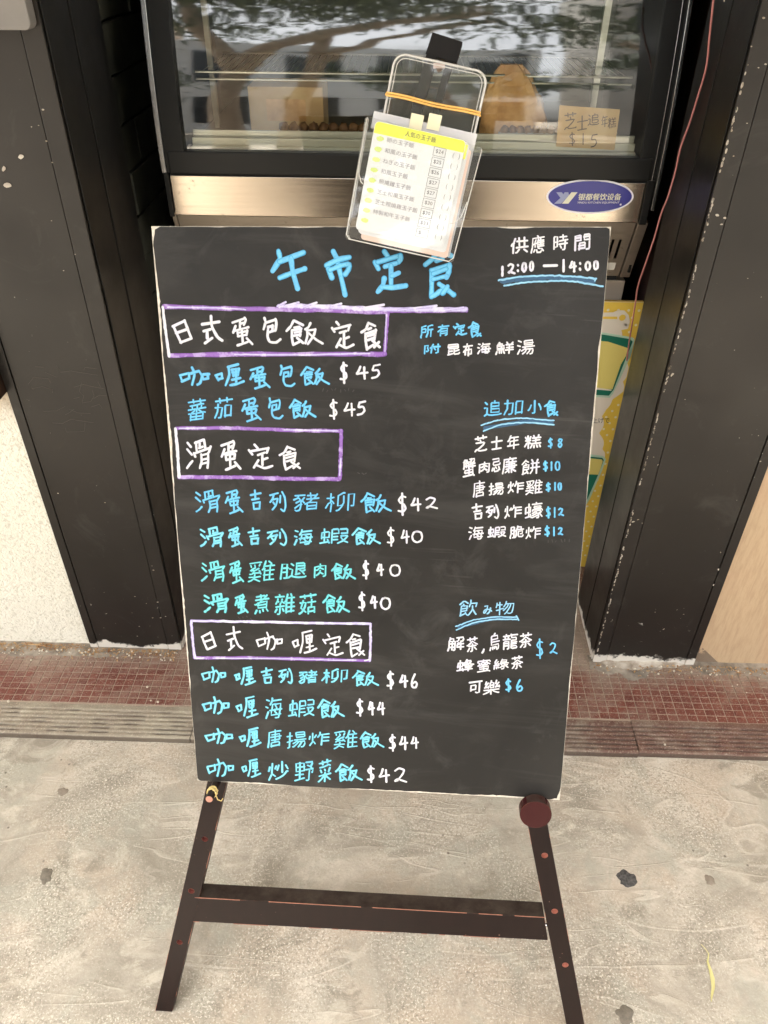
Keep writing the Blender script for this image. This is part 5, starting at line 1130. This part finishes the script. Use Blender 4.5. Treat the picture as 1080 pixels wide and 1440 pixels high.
for k in range(9):
    y = .165+k*.094; x_ = .16
    if rows[k]: text_into(q, rows[k], lambda a, b: cf(x_+.060*len(rows[k])*a, y-.045*b), 0, 1, 0, 1)
    text_into(q2, prices[k], lambda a, b: cf(.70+(.085 if len(prices[k]) > 1 else .03)*a, y-.038*b), 0, 1, 0, 1)
    for (xa, xb, ya_, yb_) in ((.675, .81, y-.058, y-.055), (.675, .81, y+.020, y+.023), (.675, .679, y-.055, y+.020), (.806, .81, y-.055, y+.020)):
        a, b = cf(xa, ya_), cf(xb, yb_); q2.add([(a.x, a.y, a.z), (b.x, a.y, a.z), (b.x, a.y, b.z), (a.x, a.y, b.z)], [(0, 1, 2, 3)])
    text_into(q2, '(', lambda a, b: cf(.89+.012*a, y+.012-.052*b), 0, 1, 0, 1); text_into(q2, ')', lambda a, b: cf(.955+.012*a, y+.012-.052*b), 0, 1, 0, 1)
    pts_ = []
    for t in range(12):
        an = 2*math.pi*t/12; rr2 = 1+.35*noise.noise(Vector((t*1.3, k, 0))); pts_.append(cf(.085+.042*rr2*math.cos(an), y-.018+.022*rr2*math.sin(an)))
    q3.add(pts_, [tuple(range(12))])
q.build('lettering', 'print_faint', cards, world=False); q2.build('price_print', 'print_grey', cards, world=False); q3.build('drawn_omelettes', 'spot_lime', cards, world=False)
# price card ink (handwritten)
random.seed(4)
for ch, x0, x1, y0, y1, wd in [('芝', 794, 810, 158, 182, 1.6), ('士', 812, 826, 163, 183, 1.6), ('追', 827, 842, 160, 176, 1.4), ('$', 800, 809, 186, 205, 1.4), ('1', 818, 822, 188, 203, 1.6), ('5', 830, 840, 188, 207, 1.5), ('年', 846, 854, 163, 178, 1.0), ('糕', 855, 866, 165, 180, 1.0)]:
    st = strokes_of(ch) if ch != '追' else strokes_of('士')
    ink_char(strokes_of('追' if ch == '追' else ch), x0, x1, y0, y1, wd)
ink.build('lettering', 'ink_brown', card)

# ================================================================== POSTER BOARD STANDING BEHIND THE MENU BOARD
QY = 1.8803
def pp_(px, py, off=.0): p = at(px, py, 1, QY); return Vector((p.x, QY-off, p.z))
X1 = .5985
pb = thing('poster_board', 'narrow-edged yellow poster board with green drink cups, standing right behind the menu board', 'poster board', (.40, QY, STEP_Z))
q = MB(); q.box(.20, X1, QY, QY+.006, STEP_Z+.0005, .910); q.build('panel', 'poster_cream', pb)
q = MB(); q.box(X1+.0002, X1+.0016, QY-.0005, QY+.0065, STEP_Z+.0005, .9105); q.box(.20, X1, QY-.0005, QY+.0065, .9105, .9122); q.build('edging', 'foam_edge', pb)
# yellow border, scalloped on its inner side
def scallop(seedk, x_in, x_out, z0, z1, amp=.010):
    n_ = int((z1-z0)/.003); A = []; 
    for i in range(n_+1):
        z = z0+(z1-z0)*i/n_; a = x_in(z)+amp*abs(math.sin(z*58+seedk)); A.append((a, z))
    return A
def xin(z):
    if z > .87: return .20
    k = [(0, .520), (.10, .545), (.2, .560), (.32, .548), (.40, .575), (.46, .578), (.52, .556), (.60, .553), (.66, .590), (.74, .592), (.80, .558), (.85, .548), (.87, .53)]
    for (a, b), (c, d) in zip(k, k[1:]):
        if a <= z <= c: return b+(d-b)*(z-a)/(c-a)
    return .56
A = scallop(1.0, xin, X1, STEP_Z+.001, .868, .009); q = MB(); n_ = len(A); vs = [(min(a, X1-.001), QY-.0006, z) for a, z in A]+[(X1-.0002, QY-.0006, z) for a, z in A]
q.add(vs, [(i, i+1, n_+i+1, n_+i) for i in range(n_-1)]); q.add([(.20, QY-.0006, .868), (X1-.0002, QY-.0006, .868), (X1-.0002, QY-.0006, .9095), (.20, QY-.0006, .9095)], [(0, 1, 2, 3)])
q.build('border_print', 'poster_yellow', pb)
q = MB(); z = .05; r = 0
while z < .905:
    x = .215+(r % 2)*.013
    while x < X1-.004:
        if x > xin(z)+.010 or z > .874: q.add([(x+.0036*math.cos(k*math.pi/4), QY-.0009, z+.0036*math.sin(k*math.pi/4)) for k in range(8)], [tuple(range(8))])
        x += .026
    z += .0195; r += 1
q.build('dot_print', 'poster_dot', pb, kind='stuff')
# title cartouche of the poster: yellow bar ending in a ball on cream
q = MB(); q.add([pp_(*p, .0009) for p in ((800, 441), (862, 439), (869, 436), (878, 436.5), (884, 443), (886, 452), (883, 462), (846, 470), (800, 470))], [tuple(range(9))]); q.build('cartouche', 'poster_cream', pb)
q = MB(); q.add([pp_(*p, .0012) for p in ((800, 444.5), (868, 445), (868, 448.5), (800, 447.5))], [(0, 1, 2, 3)]); c_ = pp_(875, 446.5, .0013); q.add([(c_.x+.0085*math.cos(k*math.pi/6), c_.y, c_.z+.0085*math.sin(k*math.pi/6)) for k in range(12)], [tuple(range(12))]); q.build('cartouche_bar', 'poster_yellow', pb)
def poly(name, m, pts, off): q = MB(); q.add([pp_(*p, off) for p in pts], [tuple(range(len(pts)))]); return q.build(name, m, pb)
poly('cup_outline', 'poster_pale_green', [(800, 463), (845, 467), (889, 474), (892.5, 478), (887, 500), (862, 553), (857, 559), (800, 556)], .0013)
poly('cup_outline', 'poster_green', [(800, 466), (845, 469.5), (886, 476.5), (889.5, 480), (862.5, 548), (856, 556), (800, 553)], .0016)
poly('cup_drink', 'poster_drink', [(800, 476), (845, 479), (855, 480), (872, 485.5), (882.5, 489), (880, 500), (873, 512), (861, 547), (842, 545.5), (800, 542)], .0019)
poly('cup_foam', 'poster_cream', [(800, 541), (836, 544), (860, 547.5), (859, 549), (830, 546.5), (800, 544)], .0021)
poly('cup_outline', 'poster_pale_green', [(780, 637), (824, 638), (848, 641), (852, 645), (847, 660), (829, 702), (824, 710), (780, 709)], .0013)
poly('cup_outline', 'poster_green', [(780, 639.5), (824, 641), (847, 643.5), (849, 646.5), (843, 663), (826.5, 700), (822, 708), (780, 706)], .0016)
poly('cup_drink', 'poster_drink', [(780, 642), (824, 643.5), (846, 645.5), (847.5, 648), (844, 660), (841, 667), (780, 664)], .0019)
q = MB(); q.add([pp_(*p, .0021) for p in ((800, 702), (826, 703), (826, 704), (800, 703))], [(0, 1, 2, 3)]); q.build('cup_foam', 'poster_pale_green', pb)
q = MB(); text_into(q, '仕上げで', lambda a, b: pp_(824+33*a, 595-8*b, .0012), 0, 1, 0, 1); q.build('lettering', 'print_black', pb)
q = MB(); text_into(q, 'サケ', lambda a, b: pp_(812+10*a, 744.5-6*b, .0022), 0, 1, 0, 1); text_into(q, 'く', lambda a, b: pp_(815+4*a, 752-5*b, .0022), 0, 1, 0, 1); q.build('lettering', 'print_black', pb)

# pink cable hanging beside the case
cb = MB(); pts = [(1012, -60, 1.62), (1004, -5, 1.62), (998, 50, 1.63), (993, 95, 1.64), (980, 140, 1.65), (970, 172, 1.66), (957, 208, 1.67), (950, 240, 1.68), (940, 275, 1.69), (930, 300, 1.70), (920, 335, 1.71), (908, 370, 1.73), (898, 400, 1.76), (893, 430, 1.80), (880, 520, 1.89), (872, 640, 1.93)]
P_ = [tuple(at(x, y, 1, Y)) for x, y, Y in pts]
def cr3(P, sub=6):
    out = []
    for i in range(len(P)-1):
        a = P[max(i-1, 0)]; b = P[i]; c = P[i+1]; d = P[min(i+2, len(P)-1)]
        for k in range(sub):
            t = k/sub; out.append(tuple(.5*((2*b[j])+(-a[j]+c[j])*t+(2*a[j]-5*b[j]+4*c[j]-d[j])*t*t+(-a[j]+3*b[j]-3*c[j]+d[j])*t**3) for j in range(3)))
    out.append(P[-1]); return out
cb.tube(cr3(P_), .0020, 8); tag(cb.build('cable', 'pink_cable', smooth=True), 'thin pink cable hanging down beside the display case', 'cable')

# ================================================================== SMALL THINGS ON THE GROUND
def gum(px, py, rx, ry, m, label, cat='gum spot', ang=0, z=0.0, th=.0016):
    c = at(px, py, 2, z); mb = MB(); n = 22; s = .00118; vs = [c+Vector((0, 0, th))]; ring1 = []; ring2 = []
    for k in range(n):
        t = 2*math.pi*k/n; q = 1+.5*noise.noise(Vector((math.cos(t)*1.6, math.sin(t)*1.6, px)))+.15*noise.noise(Vector((math.cos(t)*6, math.sin(t)*6, px)))
        a, b = rx*s*q*math.cos(t), ry*s*1.15*q*math.sin(t); a, b = a*math.cos(ang)-b*math.sin(ang), a*math.sin(ang)+b*math.cos(ang)
        ring1.append(c+Vector((a*.8, b*.8, th*.85))); ring2.append(c+Vector((a, b, .0002)))
    mb.add([vs[0]]+ring1+ring2, [(0, 1+k, 1+(k+1) % n) for k in range(n)]+[(1+k, 1+n+k, 1+n+(k+1) % n, 1+(k+1) % n) for k in range(n)])
    tag(mb.build('gum_spot', m, smooth=True), label, cat); return mb
gum(882, 1236, 17, 15, 'gum', 'black trodden gum spot on the pavement right of the easel', th=.0012)
gum(65, 1231, 11, 15, 'gum_grey', 'grey angular gum spot on the pavement at the left', ang=.35)
gum(88, 1114, 9, 9, 'gum_faint', 'faint worn gum spot left of the menu board', ang=.8)
gum(880, 1427, 14, 11, 'gum_grey', 'worn grey gum spot at the bottom edge right of the easel')
gum(998, 1238, 9, 9, 'gum_faint', 'pale worn gum spot right of the black ones')
lf = thing('fallen_leaf', 'narrow yellow willow-like leaf lying on the pavement, lower right', 'leaf', tuple(at(1000, 1375, 2, 0)))
mb = MB(); pts = [(997, 1340, .8), (995, 1352, 2.2), (999, 1364, 3.6), (1002, 1376, 5.0), (1003, 1388, 4.2), (1001, 1400, 2.8), (1000, 1409, .6)]
vs = []
for i, (x, y, w__) in enumerate(pts):
    a = at(x-w__, y, 2, .003+.002*math.sin(i)); b = at(x, y, 2, .0012); c = at(x+w__, y, 2, .003+.002*math.cos(i*1.3)); a = b+(a-b)*.6; c = b+(c-b)*.6; vs += [a, b, c]
mb.add(vs, [(3*i+k, 3*i+k+1, 3*i+4+k, 3*i+3+k) for i in range(6) for k in range(2)]); mb.build('blade', 'yellow_leaf', lf, smooth=True)
mb = MB(); mb.tube([at(997, 1342, 2, .002), at(992, 1334, 2, .004), at(986, 1328, 2, .002)], .0006, 5); mb.build('stalk', 'yellow_leaf', lf)
# leaf litter and grit along the foot of the walls: uncountable
random.seed(31)
lt = MB()
def litter_bit(x, y, z, s):
    a = random.uniform(0, 6.3); n = Matrix.Translation((x, y, z)) @ Matrix.Rotation(a, 4, 'Z') @ Matrix.Rotation(random.uniform(-.5, .5), 4, 'X')
    w_ = s*random.uniform(.3, .6); lt.add([n @ Vector(p) for p in ((-s, 0, .0015), (-s*.3, w_, .003), (s, 0, .001), (-s*.2, -w_, .0022))], [(0, 1, 2, 3)])
for k in range(900):
    x = random.choice([random.uniform(-1.15, -.62), random.uniform(-1.15, -.62), random.uniform(.55, 1.2)]); y = 1.470-abs(random.gauss(0, .018)) + (.012 if x < -.88 else 0)
    litter_bit(x, y, STEP_Z+.0025, random.choice([.0015, .002, .003, .004, .006]))
o = lt.build('leaf_litter', 'leaf_litter', kind='stuff')
lt = MB()
for k in range(150):
    x = random.choice([random.uniform(-1.15, -.62), random.uniform(.56, 1.2)]); y = 1.465-abs(random.gauss(0, .02)); lt.lump((x, y, STEP_Z+.003), random.choice([.0012, .0016, .0022, .003]), 5, 3, .3)
for (px, py, r) in [(12, 986, 3.2), (207, 966, 2.4), (212, 985, 2.0), (222, 987, 2.6), (815, 980, 1.6), (935, 1047, 2.4), (1037, 963, 1.5), (1050, 974, 1.5), (1069, 983, 1.5), (1066, 1013, 1.2), (1008, 1012, 1.2), (100, 912, 2.4), (28, 910, 2.2), (165, 925, 2.0), (1030, 965, 1.4)]:
    p = at(px, py, 2, STEP_Z+.002); lt.lump(tuple(p), r*.0013, 7, 5, .35, (1, 1, .7))
for k in range(420):
    x, y = random.uniform(-1.1, 1.1), random.uniform(.35, 1.17); lt.lump((x, y, .0004), random.choice([.0005, .0007, .001]), 5, 3, .3)
lt.build('grit', 'pebble', kind='stuff')
tg = thing('twig', 'dry brown twig lying at the foot of the cream wall', 'twig', tuple(at(55, 908, 2, STEP_Z)))
mb = MB(); mb.tube([tuple(at(40, 906, 2, STEP_Z+.006)), tuple(at(55, 906.5, 2, STEP_Z+.008)), tuple(at(78, 912, 2, STEP_Z+.004))], [.0018, .0024, .0009], 6); mb.build('stem', 'leaf_litter', tg, smooth=True)
mb = MB(); mb.tube([tuple(at(60, 908, 2, STEP_Z+.006)), tuple(at(68, 905, 2, STEP_Z+.005))], [.001, .0005], 5); mb.build('side_shoot', 'leaf_litter', tg, smooth=True)

# ================================================================== ACROSS THE STREET (seen in the glass and the steel)
def street_tree(x, y, limbs, crown, label, seedk, nleaf, trunk_r=.13):
    root = thing('street_tree', label, 'tree', (x, y, 0), group='street trees behind the photographer')
    mb = MB()
    for path, rr in limbs:
        mb.tube(cr3([(x+a, y+b, c) for a, b, c in path], 4), [rr*(1-.45*i/(4*(len(path)-1))) for i in range(4*(len(path)-1)+1)], 10)
    mb.build('trunk', 'bark', root, smooth=True)
    random.seed(seedk); q = MB(); q2 = MB()
    cl = [Vector((random.gauss(0, crown[0]*.45), random.gauss(0, crown[0]*.4), random.gauss(0, crown[1]*.4))) for _ in range(26)]
    for k in range(nleaf):
        c = random.choice(cl)+Vector((random.gauss(0, .28), random.gauss(0, .28), random.gauss(0, .16)))
        p = Vector((x+crown[3], y+crown[4], crown[2]))+c; s = random.uniform(.035, .075)*(1.8 if y < -8 else 1); a = Vector((random.gauss(0, 1), random.gauss(0, 1), random.gauss(0, .5))).normalized(); b = a.orthogonal().normalized()
        (q if k % 2 else q2).add([p-a*s, p+b*s*.4, p+a*s, p-b*s*.4], [(0, 1, 2, 3)])
    q.build('crown', 'leaf_green', root); q2.build('inner_crown', 'leaf_dark', root)
street_tree(-1.42, -2.9, [([(0, 0, -.02), (.03, 0, .8), (.0, .02, 1.6), (.10, 0, 2.3)], .17), ([(.1, 0, 2.2), (.5, .1, 2.7), (1.2, .1, 3.1), (2.0, .2, 3.3)], .11), ([(.1, 0, 2.2), (-.2, 0, 3.0), (-.4, 0, 3.9)], .11)], (1.5, .7, 3.7, .2, 0), 'thick forked street tree behind the photographer, seen only in the glass', 3, 3200)
street_tree(-.95, -2.9, [([(0, 0, -.02), (.02, 0, .9), (.16, 0, 1.9), (.3, 0, 2.9)], .12), ([(.25, 0, 2.4), (.9, 0, 2.9), (1.6, .1, 3.2)], .06)], (1.5, .6, 3.5, .8, 0), 'slender leaning street tree mirrored in the case glass', 5, 2400)
street_tree(2.2, -3.0, [([(0, 0, -.02), (.02, 0, 1.0), (-.1, 0, 2.2), (-.6, 0, 2.9)], .10)], (1.3, .5, 3.0, -.2, 0), 'small street tree on the right of the photographer', 8, 2000)
street_tree(-5.5, -11.5, [([(0, 0, -.02), (.05, 0, 1.2), (-.1, 0, 2.6), (-.4, 0, 3.4)], .16)], (2.2, 1.0, 3.4, 0, 0), 'bushy tree far across the street, left', 18, 3000)
street_tree(1.0, -12.2, [([(0, 0, -.02), (.05, 0, 1.2), (.2, 0, 2.6), (.4, 0, 3.4)], .16)], (2.4, 1.0, 3.2, 0, 0), 'bushy tree far across the street, middle', 19, 3000)
street_tree(6.4, -11.8, [([(0, 0, -.02), (.0, 0, 1.2), (.1, 0, 2.6), (.3, 0, 3.6)], .18)], (2.4, 1.1, 3.6, 0, 0), 'bushy tree far across the street, right', 20, 3000)
pt = thing('added_planter', 'long low dark planter box added behind the photographer to darken the steel reflection', 'planter', (.03, -2.75, 0))  # unseen; put in so the steel front mirrors a dark middle
q = MB(); q.box(-1.05, 1.05, -3.25, -2.20, .001, .42); q.build('planter_box', 'black_plastic', pt, bevel=.01)
q = MB(); q.box(-1.0, 1.0, -3.2, -2.25, .4205, .435); q.build('soil', 'bark', pt)
random.seed(50)
def block(x0, x1, y, h, m, label):
    root = thing('street_building', label, 'building', ((x0+x1)/2, y, 0), group='buildings across the street')
    q = MB(); q.box(x0, x1, y-6, y, 0, h); q.build('wall', m, root)
    for i in range(int((x1-x0)/2.2)):
        for j in range(int(h/3)):
            q = MB(); xx = x0+.6+i*2.2; zz = 1+j*3; q.box(xx, xx+1.3, y+.01, y+.06, zz, zz+1.5); q.build('window', 'window_dark', root)
block(-16, -6.5, -15, 9, 'facade_warm', 'warm-toned low building across the street'); block(-5.8, 3.0, -17, 6.2, 'white_wall', 'white low building across the street'); block(4.2, 15, -15, 11, 'facade_pale', 'pale taller building across the street')

# the photographer, mirrored in the glass
person = thing('person', 'person in a dark checked shirt taking the photograph, mirrored in the case glass', 'person', (0.05, -.42, 0))
def skinned(name, m, verts, edges, parent, sub=2):
    me = bpy.data.meshes.new(name); me.from_pydata([v[:3] for v in verts], edges, []); me.materials.append(MATS[m]); o = bpy.data.objects.new(name, me); col.objects.link(o)
    md = o.modifiers.new('s', 'SKIN'); sk = me.skin_vertices[0] if me.skin_vertices else me.attributes
    for i, v in enumerate(verts): me.skin_vertices[0].data[i].radius = (v[3], v[4] if len(v) > 4 else v[3])
    me.skin_vertices[0].data[0].use_root = True
    s = o.modifiers.new('u', 'SUBSURF'); s.levels = sub; s.render_levels = sub
    bpy.context.view_layer.update(); me2 = bpy.data.meshes.new_from_object(o.evaluated_get(bpy.context.evaluated_depsgraph_get())); me2.name = name
    bpy.data.objects.remove(o); me2.transform(parent.matrix_world.inverted()); me2.polygons.foreach_set('use_smooth', [True]*len(me2.polygons)); return link(name, me2, parent)
def add_skin_layer(): pass
PX0, PYB = .05, -.42
def V(x, y, z, r, r2=None): return (PX0+x, PYB+y, z, r, r2 or r)
def figure():
    # body: pelvis root, spine, neck, head, arms raised to the phone, legs
    v = [V(0, 0, .92, .13, .10), V(0, 0, 1.10, .12, .09), V(0, -.01, 1.30, .14, .10), V(0, 0, 1.43, .09, .07), V(0, .01, 1.49, .05), V(0, .02, 1.56, .075, .085), V(0, .02, 1.66, .07, .085)]
    e = [(0, 1), (1, 2), (2, 3), (3, 4), (4, 5), (5, 6)]
    def chain(start, pts):
        k = start
        for p in pts: v.append(p); e.append((k, len(v)-1)); k = len(v)-1
        return k
    for s in (-1, 1):
        h = chain(3, [V(s*.17, 0, 1.40, .055), V(s*.23, .10, 1.22, .042), V(s*.25, .16, 1.15, .038), V(s*.16, .26, 1.36, .030), V(s*.10, .315, 1.50, .024), V(s*.085, .335, 1.565, .032, .018)])
        for f, (dz, ln) in enumerate(((.055, .9), (.035, 1.0), (.012, .95), (-.010, .75))):
            chain(h, [V(s*.085, .355, 1.585+dz*.7, .0085), V(s*.080, .385*1.0, 1.590+dz, .008), V(s*.064, .395, 1.592+dz, .007)])
        chain(h, [V(s*.070, .352, 1.575, .010), V(s*.055, .372, 1.600, .009)])
        chain(0, [V(s*.10, 0, .84, .085), V(s*.11, .02, .48, .055), V(s*.12, -.01, .10, .038), V(s*.12, .02, .05, .035), V(s*.125, .13, .03, .03)])
    return v, e
v, e = figure(); skinned('body', 'skin', v, e, person)
v = [V(0, 0, .95, .155, .12), V(0, 0, 1.12, .145, .11), V(0, -.01, 1.30, .165, .12), V(0, 0, 1.42, .10, .08), V(0, .005, 1.465, .06)]; e = [(0, 1), (1, 2), (2, 3), (3, 4)]
for s in (-1, 1):
    k = 3
    for p in [V(s*.17, 0, 1.405, .068), V(s*.235, .10, 1.22, .056), V(s*.25, .165, 1.15, .052), V(s*.165, .255, 1.345, .040)]: v.append(p); e.append((k, len(v)-1)); k = len(v)-1
skinned('shirt', 'checked_shirt', v, e, person)
v = [V(0, 0, .95, .15, .11)]; e = []
for s in (-1, 1):
    k = 0
    for p in [V(s*.10, 0, .84, .10), V(s*.11, .02, .48, .072), V(s*.12, -.01, .09, .058)]: v.append(p); e.append((k, len(v)-1)); k = len(v)-1
skinned('trousers', 'trousers', v, e, person)
for s in (-1, 1): skinned('shoe', 'shoe', [V(s*.12, -.05, .045, .04), V(s*.12, .04, .045, .045), V(s*.125, .16, .035, .034)], [(0, 1), (1, 2)], person)
mb = MB(); mb.lump((PX0, PYB-.005, 1.665), .105, 14, 9, .08, (.82, 1, 1)); mb.build('hair', 'hair', person, smooth=True)
mb = MB()
for s in (-1, 1): mb.lump((PX0+s*.03, PYB+.098, 1.615), .011, 8, 5, 0)
mb.build('eyes', 'label_white', person, smooth=True)
mb = MB(); mb.lump((PX0, PYB+.105, 1.585), .014, 8, 5, 0, (.8, 1, 1.5)); mb.build('nose', 'skin', person, smooth=True)
mb = MB(); mb.box(PX0-.02, PX0+.02, PYB+.092, PYB+.100, 1.545, 1.550); mb.build('mouth', 'knob_wood', person)
ph = MB(); ph.box(-.038, .038, -.022, -.013, 1.60, 1.745); ph = ph.build('phone', 'phone_black', bevel=.003); tag(ph, 'black phone held up by the photographer', 'phone')
